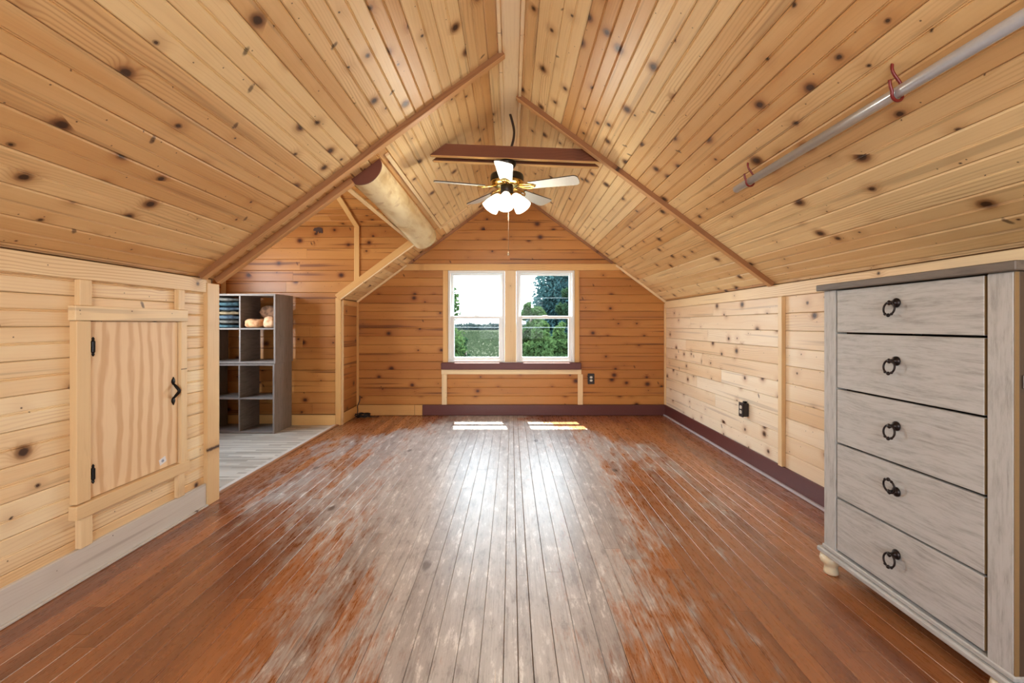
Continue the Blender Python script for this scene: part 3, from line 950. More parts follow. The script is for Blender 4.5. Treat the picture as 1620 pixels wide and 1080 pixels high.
def far_segs(v0, v1):
    def lim(z):
        return min(XW, (ZR - z) / TAN)
    l0, l1 = lim(v0), lim(v1)
    out = []
    if v1 <= 0.592 or v0 >= WZ1 + 0.005:
        j = -0.02 if 1.9 < v0 < 2.02 else 9.0
        if l1 > 0.12:
            out = [((-l0, -l1), (j, j)), ((j + 0.001, j + 0.001), (l0, l1))] if abs(j) < l1 - 0.1 else [((-l0, -l1), (l0, l1))]
    else:
        out = [((-l0, -l1), (-0.835, -0.835)), ((0.835, 0.835), (l0, l1))]
    return out
zr = rows(0.140, 0.592, 0.1130) + rows(0.592, WZ1 + 0.005, 0.1082) + rows(WZ1 + 0.005, 2.92, 0.128)
planks(wf, (0, YF, 0), (1, 0, 0), (0, 0, 1), zr, far_segs, M_FAR)
stick('head_trim', -1.40, 1.40, YF - 0.020, YF, 1.880, 1.962, M_TRIMO, wf)
stick('window_casing', -0.885, -0.822, YF - 0.018, YF, 0.690, 1.879, M_TRIMO, wf)
stick('window_casing', 0.822, 0.880, YF - 0.018, YF, 0.690, 1.879, M_TRIMO, wf)
stick('window_casing', -0.084, 0.062, YF - 0.012, YF + 0.02, 0.690, 1.879, M_TRIM, wf)
stick('window_stool', -0.905, 0.900, YF - 0.055, YF + 0.03, 0.598, 0.688, M_MAROON, wf, chamfer=0.008)
stick('apron_rail', -0.905, 0.905, YF - 0.018, YF, 0.535, 0.597, M_TRIM, wf)
stick('apron_leg', -0.900, -0.835, YF - 0.016, YF, 0.141, 0.534, M_TRIM, wf)
stick('apron_leg', 0.860, 0.925, YF - 0.016, YF, 0.141, 0.534, M_TRIM, wf)
stick('corner_batten', -XW, -XW + 0.024, YF - 0.024, YF, 0.141, ZK - 0.02, M_TRIMO, wf)
bf = stick('baseboard_far', -1.150, XW - 0.016, YF - 0.018, YF, 0.004, 0.140, M_MAROON)
tag(bf, 'maroon painted baseboard below the window', 'baseboard', kind='structure')
bf2 = stick('baseboard_far', -XW + 0.002, -1.152, YF - 0.014, YF, 0.004, 0.138, M_TRIMO)
tag(bf2, 'short unpainted pine baseboard left of the maroon one', 'baseboard', kind='structure')

# double-hung windows
def window(name, x0, x1, label, y=YF, z0=0.692, z1=1.878, facing=1):
    w = empty(name, ((x0 + x1) / 2, y + 0.05, z0))
    tag(w, label, 'window', kind='structure')
    fw = 0.030
    ya, yb = y - 0.004, y + 0.115
    stick('jamb', x0, x0 + fw, ya, yb, z0, z1, M_VINYL, w)
    stick('jamb', x1 - fw, x1, ya, yb, z0, z1, M_VINYL, w)
    stick('head', x0 + fw, x1 - fw, ya, yb, z1 - fw, z1, M_VINYL, w)
    stick('sill', x0 + fw, x1 - fw, ya, yb, z0, z0 + 0.022, M_VINYL, w)
    zm = (z0 + z1) / 2 - 0.03
    def sash(nm, za, zb, y0, y1, rail_b, rail_t, st):
        s_ = empty(nm, ((x0 + x1) / 2, (y0 + y1) / 2, za))
        s_.parent = w
        s_.matrix_parent_inverse = Matrix.Identity(4)
        s_.matrix_basis = WORLD[w.name].inverted() @ WORLD[s_.name]
        a, b = x0 + fw + 0.001, x1 - fw - 0.001
        stick('stile', a, a + st, y0, y1, za, zb, M_VINYL, s_, 0.004)
        stick('stile', b - st, b, y0, y1, za, zb, M_VINYL, s_, 0.004)
        stick('rail', a + st, b - st, y0, y1, za, za + rail_b, M_VINYL, s_, 0.004)
        stick('rail', a + st, b - st, y0, y1, zb - rail_t, zb, M_VINYL, s_, 0.004)
        ym = (y0 + y1) / 2
        stick('pane', a + st - 0.004, b - st + 0.004, ym - 0.002, ym + 0.002, za + rail_b - 0.004, zb - rail_t + 0.004, M_GLASS, s_, 0.0)
    sash('upper_sash', zm, z1 - fw, y + 0.070, y + 0.105, 0.034, 0.028, 0.032)
    sash('lower_sash', z0 + 0.022, zm + 0.036, y + 0.022, y + 0.060, 0.042, 0.034, 0.046)
    stick('latch', (x0 + x1) / 2 - 0.03, (x0 + x1) / 2 + 0.03, y + 0.028, y + 0.056, zm + 0.036, zm + 0.046, M_VINYL, w)
    return w
window('window_1', -0.820, -0.086, 'white double-hung window, the left of the pair, field beyond')
window('window_2', 0.064, 0.818, 'white double-hung window, the right of the pair, trees beyond')

# ---- the short return wall left of the window and the alcove's end wall
wc = wall('wall_return', box_geo(-XW - 0.09, -XW - 0.017, YA1 + 0.03, YF + 0.02, -0.1, ZK + 0.02), 'short return wall of dark amber pine in the far left corner')
planks(wc, (-XW, 0, 0), (0, 1, 0), (0, 0, 1), rows(0.14, ZK - 0.06, 0.128), lambda a, b: split(YA1 + 0.03, YF, []), M_FAR)
stick('top_rail', -XW, -XW + 0.012, YA1 + 0.04, YF - 0.025, ZK - 0.075, ZK - 0.01, M_TRIMO, wc)
bc = stick('baseboard_return', -XW, -XW + 0.014, YA1 + 0.04, YF - 0.016, 0.002, 0.13, M_TRIMO)
tag(bc, 'unpainted pine baseboard of the short return wall', 'baseboard', kind='structure')
stick('corner_board', -XW - 0.060, -XW + 0.004, YA1 - 0.018, YA1 - 0.001, 0.0, ZK + 0.01, M_TRIMO, wc)
stick('corner_board', -XW - 0.015, -XW + 0.018, YA1, YA1 + 0.040, 0.0, ZK - 0.01, M_TRIM, wc)

def prism_y(poly, y0, y1):
    k = len(poly)
    V = [(x, y0, z) for x, z in poly] + [(x, y1, z) for x, z in poly]
    F = [tuple(range(k)), tuple(range(k, 2 * k))[::-1]] + [(i, i + k, (i + 1) % k + k, (i + 1) % k) for i in range(k)]
    return V, F
wa = wall('wall_alcove', prism_y([(XA - 0.1, -0.1), (-XW - 0.03, -0.1), (-XW - 0.03, ZK), (-1.0, 2.26), (-1.0, DZ + 0.03), (XA - 0.1, DZ + 0.03)], YA1 + 0.017, YA1 + 0.027),
          'alcove end wall of amber pine boards behind the cube shelves')
def alc_segs(v0, v1):
    def lim(z):
        return -XW - 0.02 if z < ZK else max(-2.02, (z - ZR) / TAN)
    j = XA + 0.5 + (v0 * 23.7) % 0.6
    r0, r1 = lim(v0), lim(v1)
    return [((XA, XA), (j, j)), ((j + 0.001, j + 0.001), (r0, r1))]
planks(wa, (0, YA1, 0), (1, 0, 0), (0, 0, 1), rows(0.125, DZ, 0.1300), alc_segs, M_FAR)
stick('seam_batten', -1.842, -1.782, YA1 - 0.016, YA1, 1.62, DZ - 0.005, M_TRIMO, wa)
stick('corner_batten', XA, XA + 0.05, YA1 - 0.02, YA1, 0.13, DZ - 0.01, M_TRIM, wa)
ba = stick('baseboard_alcove', XA, -XW - 0.062, YA1 - 0.014, YA1, 0.0, 0.118, M_TRIMO)
tag(ba, 'amber pine baseboard at the foot of the alcove end wall', 'baseboard', kind='structure')
# alcove outer wall with an unseen opening added to light the alcove, front cheek and header (closing the space)
AW0, AW1, AWZ0, AWZ1 = 3.40, 4.60, 0.90, 2.00
wo = wall('wall_alcove_outer', join(
    box_geo(XA - 0.1, XA - 0.017, YA0 - 0.1, YA1 + 0.1, -0.1, AWZ0), box_geo(XA - 0.1, XA - 0.017, YA0 - 0.1, YA1 + 0.1, AWZ1, DZR + 0.1),
    box_geo(XA - 0.1, XA - 0.017, YA0 - 0.1, AW0, AWZ0, AWZ1), box_geo(XA - 0.1, XA - 0.017, AW1, YA1 + 0.1, AWZ0, AWZ1)),
    'outer alcove wall of amber pine with an added opening for daylight')
def out_segs(v0, v1):
    if v1 > AWZ0 + 0.01 and v0 < AWZ1 - 0.01:
        return split(YA0, AW0, []) + split(AW1, YA1, [])
    return split(YA0, YA1, [])
planks(wo, (XA, 0, 0), (0, 1, 0), (0, 0, 1), rows(0.0, DZ + 0.2, 0.1), out_segs, M_FAR)
wcheek = wall('wall_alcove_front', prism_y([(XA - 0.1, -0.1), (-XW - 0.03, -0.1), (-XW - 0.03, ZK), (-1.0, 2.22), (-1.0, DZ + 0.05), (XA - 0.1, DZ + 0.05)], YA0 - 0.06, YA0 - 0.002),
              'near cheek wall of the side alcove')
wh = wall('wall_alcove_header', box_geo(XO, XO + 0.06, YA0 - 0.05, YA1 + 0.05, 2.20, DZR + 0.06), 'upright header above the log')

# ---- rear gable wall behind the viewer; its wide opening is added to let in fill daylight
wb = wall('wall_rear', gable(YB - 0.12, YB, -0.95, 0.95, 0.75, 1.95), 'rear gable wall of pine with a wide opening added for fill daylight')

# ================================================================== LOG BEAM
def log_beam():
    V, F = [], []
    ny, na = 26, 18
    y0, y1 = YA0 - 0.005, 5.40
    for k in range(ny + 1):
        t = k / ny
        y = y0 + (y1 - y0) * t
        hw = 0.122 + 0.034 * t
        dp = 0.095 + 0.030 * t
        if t > 0.94:
            q = (1 - ((t - 0.94) / 0.06) ** 2) ** 0.5 if t < 1 else 0.0
            hw *= 0.72 + 0.28 * q; dp *= 0.62 + 0.38 * q
        xc = -0.99 - 0.035 * t
        c = Vector((xc, y, ZR + TAN * xc)) + Vector((-SN, 0, CS)) * 0.004
        for i in range(na + 1):
            a = math.pi * i / na
            w = 1 + 0.05 * mnoise.noise((math.cos(a) * 1.5, y * 2.2, math.sin(a) * 1.5 + 3))
            p = c + Vector((CS, 0, SN)) * (math.cos(a) * hw * w) + Vector((SN, 0, -CS)) * (math.sin(a) * dp * w)
            V.append(p)
    m = na + 1
    for k in range(ny):
        for i in range(na):
            F.append((k * m + i, k * m + i + 1, (k + 1) * m + i + 1, (k + 1) * m + i))
        F.append((k * m + na, k * m, (k + 1) * m, (k + 1) * m + na))
    F.append(tuple(range(ny * m, ny * m + m)))
    cap = V[:m]
    return V, F, cap
lv, lf, cap = log_beam()
log = empty('log_beam', (-1.0, 4.2, 2.15))
tag(log, 'pale peeled half-log beam over the alcove opening', 'beam')
mobj('log_body', lv, lf, M_LOG, log, smooth=True)
cap_v = [Vector(p) for p in cap]
cv = cap_v + [p + Vector((0, -0.012, 0)) for p in cap_v]
k = len(cap_v)
le = mobj('end_face', cv, [tuple(range(k)), tuple(range(k, 2 * k))[::-1]] + [(i, i + k, (i + 1) % k + k, (i + 1) % k) for i in range(k)], M_LOGEND, log)
le['label'] = 'dark brown sawn end of the log'
def slope_strip(name, x, w, d, y0, y1, mat, parent):
    p = Vector(slopeL(x, y0)) + Vector((SN, 0, -CS)) * d
    M = frame(p, (0, 1, 0), (CS, 0, SN))
    return board(name, M, w, d, (0, 0), (y1 - y0, y1 - y0), mat, parent, chamfer=0.002)
slope_strip('edge_strip', -0.845, 0.028, 0.020, YA0 - 0.02, 5.30, M_TRIM, log)
slope_strip('edge_strip', -1.128, 0.026, 0.040, YA0 + 0.0, YA1 + 0.02, M_TRIM, log)

# ================================================================== TIE BEAM AND FAN
tie = empty('tie_beam', (0.03, 3.55, 2.46))
tag(tie, 'reddish brown doubled tie board carrying the ceiling fan', 'beam')
def tie_board(y):
    z0l, z0r = 2.492, 2.440
    h = 0.092
    zl = lambda x: z0l + (z0r - z0l) * (x + 0.63) / 1.34
    xl0, xr0 = -(ZR - 2.492) / TAN, (ZR - 2.440) / TAN
    xl1, xr1 = -(ZR - 2.492 - h) / TAN, (ZR - 2.440 - h) / TAN
    poly = [(xl0, zl(xl0)), (xr0, zl(xr0)), (xr1, zl(xr1) + h), (xl1, zl(xl1) + h)]
    g = prism_y(poly, y, y + 0.036)
    tb = mobj('tie_board', g[0], g[1], M_BEAM, tie)
    low = prism_y([(xl0 + 0.006, zl(xl0) - 0.005), (xr0 - 0.006, zl(xr0) - 0.005), (xr0 - 0.006, zl(xr0) - 0.0006), (xl0 + 0.006, zl(xl0) - 0.0006)], y, y + 0.036)  # pale strip paints light onto the underside of the board
    mobj('lit_underside', low[0], low[1], M_TRIMO, tb)
tie_board(3.475)
tie_board(3.590)

FX, FY, FZ = -0.035, 3.553, 2.455
fan = empty('ceiling_fan', (FX, FY, FZ))
tag(fan, 'five bladed ceiling fan with three lit frosted lamp shades', 'ceiling fan')
def at(z=0.0, x=0.0, y=0.0):
    return Matrix.Translation((FX + x, FY + y, FZ + z))
def fan_part(name, prof, mat, seg=32):
    g = xf(lathe_geo(prof, seg), at())
    return mobj(name, g[0], g[1], mat, fan, smooth=True)
fan_part('canopy', [(0.030, 0.012), (0.072, 0.010), (0.074, -0.004), (0.068, -0.022), (0.048, -0.046), (0.030, -0.058), (0.022, -0.085)], M_FANDARK)
fan_part('motor_housing', [(0.03, -0.075), (0.095, -0.082), (0.128, -0.096), (0.132, -0.110), (0.132, -0.142), (0.126, -0.150)], M_FANDARK)
fan_part('brass_band', [(0.126, -0.149), (0.131, -0.152), (0.131, -0.158), (0.112, -0.176), (0.085, -0.186), (0.05, -0.188)], M_BRASS)
fan_part('switch_housing', [(0.048, -0.186), (0.050, -0.190), (0.050, -0.232), (0.044, -0.238), (0.02, -0.240)], M_FANDARK)
fan_part('lamp_fitter', [(0.030, -0.238), (0.040, -0.246), (0.036, -0.262), (0.018, -0.272), (0.006, -0.284)], M_BRASS)
BZ = -0.196
BA = [268, 340, 52, 124, 196]
for ang in BA:
    a = math.radians(ang)
    R = Matrix.Rotation(a, 4, 'Z')
    pitch = Matrix.Rotation(math.radians(-13), 4, 'X')
    # blade outline along +x
    out = []
    r0, r1 = 0.185, 0.575
    n = 10
    for i in range(n + 1):
        t = i / n
        out.append((r0 + (r1 - 0.035 - r0) * t, -(0.048 + 0.018 * t)))
    for i in range(1, 8):
        w = -math.pi / 2 + math.pi * i / 8
        out.append((r1 - 0.035 + 0.035 * math.cos(w), (0.066) * (abs(math.sin(w)) ** 0.6) * (1 if math.sin(w) > 0 else -1)))
    for i in range(n, -1, -1):
        t = i / n
        out.append((r0 + (r1 - 0.035 - r0) * t, 0.048 + 0.018 * t))
    k = len(out)
    th = 0.007
    V = [(x, y, 0) for x, y in out] + [(x, y, th) for x, y in out]
    F = [tuple(range(k))[::-1]]
    Mb = at(BZ) @ R @ pitch
    V2 = [Mb @ Vector(p) for p in V]
    FF = [tuple(range(k))[::-1], tuple(range(k, 2 * k))] + [(i, (i + 1) % k, (i + 1) % k + k, i + k) for i in range(k)]
    c = Mb @ Vector((0.38, 0, 0))
    me = mesh_from('blade', [Mb.inverted() @ p for p in V2], FF, M_BLADE)
    me.materials.append(M_BLADE_EDGE)
    for p in me.polygons:
        if p.index >= 1:
            p.material_index = 1
    b = put(bpy.data.objects.new('blade', me), Mb, fan)
    # scrolled brass blade iron
    pts1 = spline([(0.085, 0.0, 0.012), (0.13, 0.028, 0.004), (0.19, 0.030, -0.006), (0.225, 0.012, -0.006)], 5)
    pts2 = [Vector((p.x, -p.y, p.z)) for p in pts1]
    pts3 = spline([(0.08, 0, 0.014), (0.15, 0, 0.0), (0.235, 0, -0.006)], 5)
    g = join(tube_geo(pts1, 0.006, 8), tube_geo(pts2, 0.006, 8), tube_geo(pts3, 0.007, 8))
    g = xf(g, Mb)
    mobj('blade_iron', g[0], g[1], M_BRASS, b, smooth=True)

def shade_geo():
    out = [(0.024, 0.0), (0.029, -0.006), (0.041, -0.036), (0.053, -0.074), (0.064, -0.118), (0.068, -0.138)]
    inn = [(r - 0.004, z) for r, z in out]
    prof = out + inn[::-1]
    seg = 24
    V, F = [], []
    for r, z in prof:
        for i in range(seg):
            t = 2 * math.pi * i / seg
            V.append((r * math.cos(t), r * math.sin(t), z))
    n = len(prof)
    for q in range(n):
        q2 = (q + 1) % n
        for i in range(seg):
            j = (i + 1) % seg
            F.append((q * seg + i, q * seg + j, q2 * seg + j, q2 * seg + i))
    return V, F
LAMP_W = 6.0
for ang in (196, 264, 336):
    a = math.radians(ang)
    tilt = Matrix.Rotation(a, 4, 'Z') @ Matrix.Rotation(math.radians(-36), 4, 'Y')
    base = at(-0.256, 0.058 * math.cos(a), 0.058 * math.sin(a))
    arm = tube_geo([(FX + 0.02 * math.cos(a), FY + 0.02 * math.sin(a), FZ - 0.250), (FX + 0.045 * math.cos(a), FY + 0.045 * math.sin(a), FZ - 0.246), tuple((base @ tilt) @ Vector((0, 0, -0.004)))], 0.009, 10)
    sock = xf(lathe_geo([(0.012, 0.012), (0.024, 0.006), (0.027, -0.012), (0.020, -0.026)], 18), base @ tilt)
    g = join(arm, sock)
    hol = mobj('lamp_arm', g[0], g[1], M_BRASS, fan, smooth=True)
    g = xf(shade_geo(), base @ tilt)
    mobj('lamp_shade', g[0], g[1], M_SHADE, hol, smooth=True)
    bulb = xf(lathe_geo([(0.004, -0.020), (0.012, -0.026), (0.015, -0.040), (0.023, -0.062), (0.023, -0.078), (0.014, -0.092), (0.002, -0.097)], 16), base @ tilt)
    mobj('bulb', bulb[0], bulb[1], M_BULB, hol, smooth=True)
    ld = bpy.data.lights.new('fan_lamp', 'POINT')
    ld.energy = LAMP_W
    ld.color = (1.0, 0.95, 0.82)
    ld.shadow_soft_size = 0.03
    lo = bpy.data.objects.new('fan_lamp', ld)
    put(lo, Matrix.Translation((base @ tilt) @ Vector((0, 0, -0.135))), None)
# long pull chain with a small bob
cx_, cy_ = FX + 0.012, FY - 0.045
g = join(tube_geo([(cx_, cy_, FZ - 0.225), (cx_, cy_, 1.745)], 0.0016, 6),
         xf(lathe_geo([(0.002, 0.012), (0.005, 0.006), (0.007, -0.004), (0.006, -0.014), (0.002, -0.018)], 12), Matrix.Translation((cx_, cy_, 1.735))))
mobj('pull_chain', g[0], g[1], M_CHAIN, fan, smooth=True)

cord_pts = spline([(-0.010, 3.72, 2.922), (0.008, 3.68, 2.84), (0.022, 3.62, 2.74), (0.016, 3.575, 2.65), (-0.004, 3.560, 2.565), (-0.012, 3.556, 2.475)], 6)
g = tube_geo(cord_pts, 0.010, 10)
tag(mobj('fan_cord', g[0], g[1], M_CONDUIT, smooth=True), 'brown cord hanging from ridge board to the fan', 'cord')

# ================================================================== CLOSET ROD AND HOOKS
RX, RZ = 1.253, 1.932
Mr = Matrix.Translation((RX, 0, RZ)) @ Matrix.Rotation(-math.pi / 2, 4, 'X')
ring_o, ring_i = 0.0190, 0.0168
V, F = [], []
prof = [(ring_o, 0.20), (ring_o, 2.50), (ring_i, 2.50), (ring_i, 0.20)]
g0 = lathe_geo(prof, 28)
g = ([p for p in g0[0]], g0[1][:-2] + [(3 * 28 + i, 3 * 28 + (i + 1) % 28, (i + 1) % 28, i) for i in range(28)])
g = xf(g, Mr)
tag(mobj('closet_rod', g[0], g[1], M_STEEL, smooth=True), 'long galvanised steel hanging rod below the right ceiling slope', 'rod')
def hook(y, label):
    top = Vector(slopeR(RX, y, 0.0))
    pts = [top + Vector((0, 0.0, 0.012)), top + Vector((0.0, 0.0, -0.022)), Vector((RX + 0.027, y - 0.002, RZ + 0.034))]
    for i in range(0, 9):
        a = math.radians(20 - 25 * i)
        pts.append(Vector((RX + 0.0262 * math.cos(a), y - 0.004 - 0.003 * i, RZ + 0.0262 * math.sin(a))))
    pts.append(Vector((RX - 0.033, y - 0.030, RZ + 0.016)))
    pts.append(Vector((RX - 0.037, y - 0.032, RZ + 0.034)))
    g = tube_geo(spline(pts, 4), 0.0048, 10)
    tag(mobj('screw_hook', g[0], g[1], M_HOOK, smooth=True), label, 'hook', 'hooks holding the rod')
hook(2.375, 'maroon coated screw hook at the far end of the rod')
hook(1.475, 'maroon coated screw hook at the near, larger part of the rod')

# ================================================================== DRESSER
DXF = 1.490     # front plane
DY0, DY1 = 1.331, 2.140
DXB = 1.935
dr = empty('dresser', ((DXF + DXB) / 2, (DY0 + DY1) / 2, 0))
tag(dr, 'whitewashed five drawer dresser with dark top and black ring pulls', 'dresser')
pw = 0.076
stick('corner_post', DXF, DXF + 0.055, DY1 - pw, DY1, 0.135, 1.338, M_WASH, dr, 0.003)
stick('corner_post', DXF, DXF + 0.055, DY0, DY0 + pw, 0.135, 1.338, M_WASH, dr, 0.003)
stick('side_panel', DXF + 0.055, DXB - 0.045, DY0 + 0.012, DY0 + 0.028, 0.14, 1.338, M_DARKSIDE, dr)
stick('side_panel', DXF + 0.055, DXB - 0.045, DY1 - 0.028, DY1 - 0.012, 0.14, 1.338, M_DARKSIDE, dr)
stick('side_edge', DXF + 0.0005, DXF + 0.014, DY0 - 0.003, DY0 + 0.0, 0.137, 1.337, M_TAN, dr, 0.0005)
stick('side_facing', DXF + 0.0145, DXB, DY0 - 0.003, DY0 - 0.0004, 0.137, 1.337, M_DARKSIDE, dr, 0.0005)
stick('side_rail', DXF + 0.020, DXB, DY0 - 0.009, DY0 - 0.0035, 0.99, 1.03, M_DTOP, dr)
stick('corner_post', DXB - 0.045, DXB, DY0, DY0 + 0.045, 0.135, 1.338, M_WASH, dr, 0.003)
stick('corner_post', DXB - 0.045, DXB, DY1 - 0.045, DY1, 0.135, 1.338, M_WASH, dr, 0.003)
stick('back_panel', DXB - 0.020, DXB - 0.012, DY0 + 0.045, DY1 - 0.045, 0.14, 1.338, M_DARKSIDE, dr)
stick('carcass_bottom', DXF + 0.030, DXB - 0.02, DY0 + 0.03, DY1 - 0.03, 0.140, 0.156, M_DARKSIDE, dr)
stick('top', DXF - 0.022, DXB + 0.012, DY0 - 0.024, DY1 + 0.024, 1.339, 1.368, M_DTOP, dr, 0.003, axis=1)
stick('base_moulding', DXF - 0.016, DXB + 0.008, DY0 - 0.018, DY1 + 0.030, 0.093, 0.118, M_WASH, dr, 0.006, axis=1)
stick('base_rail', DXF - 0.004, DXB + 0.004, DY0 - 0.006, DY1 + 0.008, 0.119, 0.138, M_WASH, dr, 0.004, axis=1)
zs = [0.146, 0.388, 0.638, 0.888, 1.141, 1.338]
dy0, dy1 = DY0 + pw + 0.009, DY1 - pw - 0.009
def ring_pull(z, flip):
    xk = DXF - 0.006
    y = (dy0 + dy1) / 2
    ros = lathe_geo([(0.006, 0.0), (0.0185, 0.0), (0.0185, 0.004), (0.013, 0.009), (0.008, 0.013), (0.007, 0.026), (0.010, 0.030), (0.003, 0.034)], 20)
    Mz = Matrix.Translation((DXF - 0.0005, y, z)) @ Matrix.Rotation(-math.pi / 2, 4, 'Y')
    g1 = xf(ros, Mz)
    # ring hangs from the post, leaning out a little; slightly turned like the photograph's
    s_ = 1 if not flip else -1
    pts = []
    n = 28
    for i in range(n):
        a = 2 * math.pi * i / n
        yy = 0.0255 * math.sin(a)
        zz = -0.024 - 0.026 * math.cos(a + math.pi) if True else 0
        pts.append((yy, zz))
    ring = []
    for yy, zz in pts:
        ring.append(Vector((DXF - 0.027 - (0.006 * (-zz / 0.05)), y + yy, z + s_ * (zz + 0.002))))
    g2 = tube_geo(ring, 0.0036, 8, closed=True)
    # collar at the foot of the ring
    low = Vector((DXF - 0.033, y, z + s_ * (-0.048)))
    beads = []
    for dy, r_ in ((-0.015, 0.0052), (0.0, 0.0072), (0.015, 0.0052)):
        beads.append(xf(lathe_geo([(0.002, -r_), (r_ * 0.8, -r_ * 0.6), (r_, 0), (r_ * 0.8, r_ * 0.6), (0.002, r_)], 12), Matrix.Translation(low + Vector((0, dy, s_ * (abs(dy) * 0.3))))))
    return join(g1, g2, *beads)
for i in range(5):
    z0, z1 = zs[i] + 0.004, zs[i + 1] - 0.004
    d_ = empty('drawer', (DXF, (dy0 + dy1) / 2, z0))
    d_.parent = dr
    d_.matrix_parent_inverse = Matrix.Identity(4)
    d_.matrix_basis = WORLD[dr.name].inverted() @ WORLD[d_.name]
    stick('drawer_front', DXF + 0.001, DXF + 0.019, dy0, dy1, z0, z1, M_WASH, d_, 0.0018)
    stick('drawer_edge', DXF + 0.0025, DXF + 0.018, dy0 - 0.0012, dy0 - 0.0002, z0 + 0.002, z1 - 0.002, M_TAN, d_, 0.0)
    stick('drawer_box', DXF + 0.021, DXB - 0.05, dy0 + 0.02, dy1 - 0.02, z0 + 0.02, z1 - 0.03, M_TAN, d_, 0.0)
    zc_ = (z0 + z1) / 2 + (0.020 if i != 1 else 0.0)
    g = ring_pull(zc_ + (0.004 if i != 1 else 0.020), i == 1)
    h_ = mobj('ring_pull', g[0], g[1], M_BRONZE, d_, smooth=True)
    h_['label'] = 'black ring pull on a round rosette'
def bun_foot(x, y):
    prof = [(0.026, 0.0), (0.031, 0.004), (0.030, 0.016), (0.027, 0.030), (0.029, 0.042), (0.042, 0.054), (0.047, 0.068), (0.044, 0.082), (0.034, 0.0915)]
    g = xf(lathe_geo(prof, 24), Matrix.Translation((x, y, 0.001)))
    mobj('bun_foot', g[0], g[1], M_FOOT, dr, smooth=True)
for x in (DXF + 0.026, DXB - 0.04):
    for y in (DY0 + 0.03, DY1 - 0.012):
        bun_foot(x, y)

# ================================================================== CUBE SHELVES AND CLOTHES
def cube_unit(x1, y0, y1, z0, h, w, label):
    u = empty('cube_shelf', (x1 - w / 2, (y0 + y1) / 2, z0))
    tag(u, label, 'shelf', 'stacked cube shelves')
    t = 0.016
    side = 0.020
    x0 = x1 - w
    stick('side_panel', x0, x0 + side, y0, y1, z0, z0 + h, M_CUBE, u, 0.001)
    stick('side_panel', x1 - side, x1, y0, y1, z0, z0 + h, M_CUBE, u, 0.001)
    stick('top_panel', x0 + side, x1 - side, y0, y1, z0 + h - side, z0 + h, M_CUBE, u, 0.001)
    stick('bottom_panel', x0 + side, x1 - side, y0, y1, z0 + 0.004, z0 + 0.004 + side, M_CUBE, u, 0.001)
    xm = (x0 + x1) / 2
    zm = z0 + h / 2
    for za, zb in ((z0 + 0.024, zm - t / 2), (zm + t / 2, z0 + h - side)):
        stick('divider', xm - t / 2, xm + t / 2, y0 + 0.001, y1 - 0.002, za, zb, M_CUBE, u, 0.001)
    stick('shelf_board', x0 + side, x1 - side, y0 + 0.001, y1 - 0.002, zm - t / 2, zm + t / 2, M_CUBE, u, 0.001)
    return xm, zm
cube_unit(-2.560, 4.850, 5.230, 0.0, 0.754, 0.765, 'lower grey cube shelf with four empty compartments')
xm, zm = cube_unit(-2.545, 4.840, 5.228, 0.755, 0.755, 0.770, 'upper grey cube shelf holding folded clothes')

def puffy(name, cx, cy, cz, w, d, h, mat, seed, label, cat, group=None, rot=0.0, lump=0.02, fold=True):
    """Soft folded cloth: rounded slab with creases, resting on cz."""
    nu, nv = 30, 14
    V, F = [], []
    for j in range(nv + 1):
        b = -math.pi / 2 + math.pi * j / nv
        for i in range(nu):
            a = 2 * math.pi * i / nu
            ca, sa, cb, sb = math.cos(a), math.sin(a), math.cos(b), math.sin(b)
            sp = lambda q, e: math.copysign(abs(q) ** e, q)
            x = w / 2 * sp(cb, 0.45) * sp(ca, 0.5)
            y = d / 2 * sp(cb, 0.45) * sp(sa, 0.5)
            z = h / 2 * sp(sb, 0.7)
            n1 = mnoise.noise((x * 14 + seed, y * 14, z * 30))
            n2 = mnoise.noise((x * 40 + seed * 3, y * 40, z * 70))
            k_ = 1 + lump / max(w, 0.05) * (n1 * 1.4 + n2 * 0.6)
            x *= k_; y *= k_
            z += lump * 0.5 * n1 * (0.2 + max(sb, 0))
            if fold:
                z += 0.004 * math.sin(x * 60 + seed) * max(sb, 0)
            V.append((x, y, z))
    for j in range(nv):
        for i in range(nu):
            i2 = (i + 1) % nu
            F.append((j * nu + i, j * nu + i2, (j + 1) * nu + i2, (j + 1) * nu + i))
    zmin = min(p[2] for p in V)
    M = Matrix.Translation((cx, cy, cz - zmin)) @ Matrix.Rotation(rot, 4, 'Z')
    me = mesh_from(name, V, F, mat, True)
    o_ = put(bpy.data.objects.new(name, me), M)
    tag(o_, label, cat, group)
    return cz - zmin + max(p[2] for p in V)
zb = zm + 0.009
zc_ = zb
wl_ = ['bottom', 'second from the bottom', 'third from the bottom', 'fourth from the bottom', 'third from the top', 'second from the top', 'topmost']
cl_ = ['dark teal', 'grey', 'blue grey', 'dark khaki', 'blue grey', 'dark teal', 'pale grey']
mt_ = [2, 1, 0, 3, 0, 2, 1]
for i in range(7):
    top = puffy('folded_garment', xm - 0.188, 4.985 + 0.01 * math.sin(i * 2.1), zc_, 0.322, 0.25, 0.036 + 0.004 * (i % 3), M_JEAN[mt_[i]], i * 5.1,
                '%s folded garment, %s of the stack in the cube shelf' % (cl_[i], wl_[i]), 'garment', 'folded clothes in the upper shelf', rot=0.03 * math.cos(i * 3), lump=0.016)
    zc_ = top + 0.0005
xr = xm + 0.188
t1 = puffy('folded_fleece', xr - 0.072, 4.955, zb, 0.19, 0.20, 0.095, M_TOWEL, 3.3, 'tan folded fleece lying at the left of its cube', 'garment', 'folded clothes in the upper shelf', 0.06, 0.018)
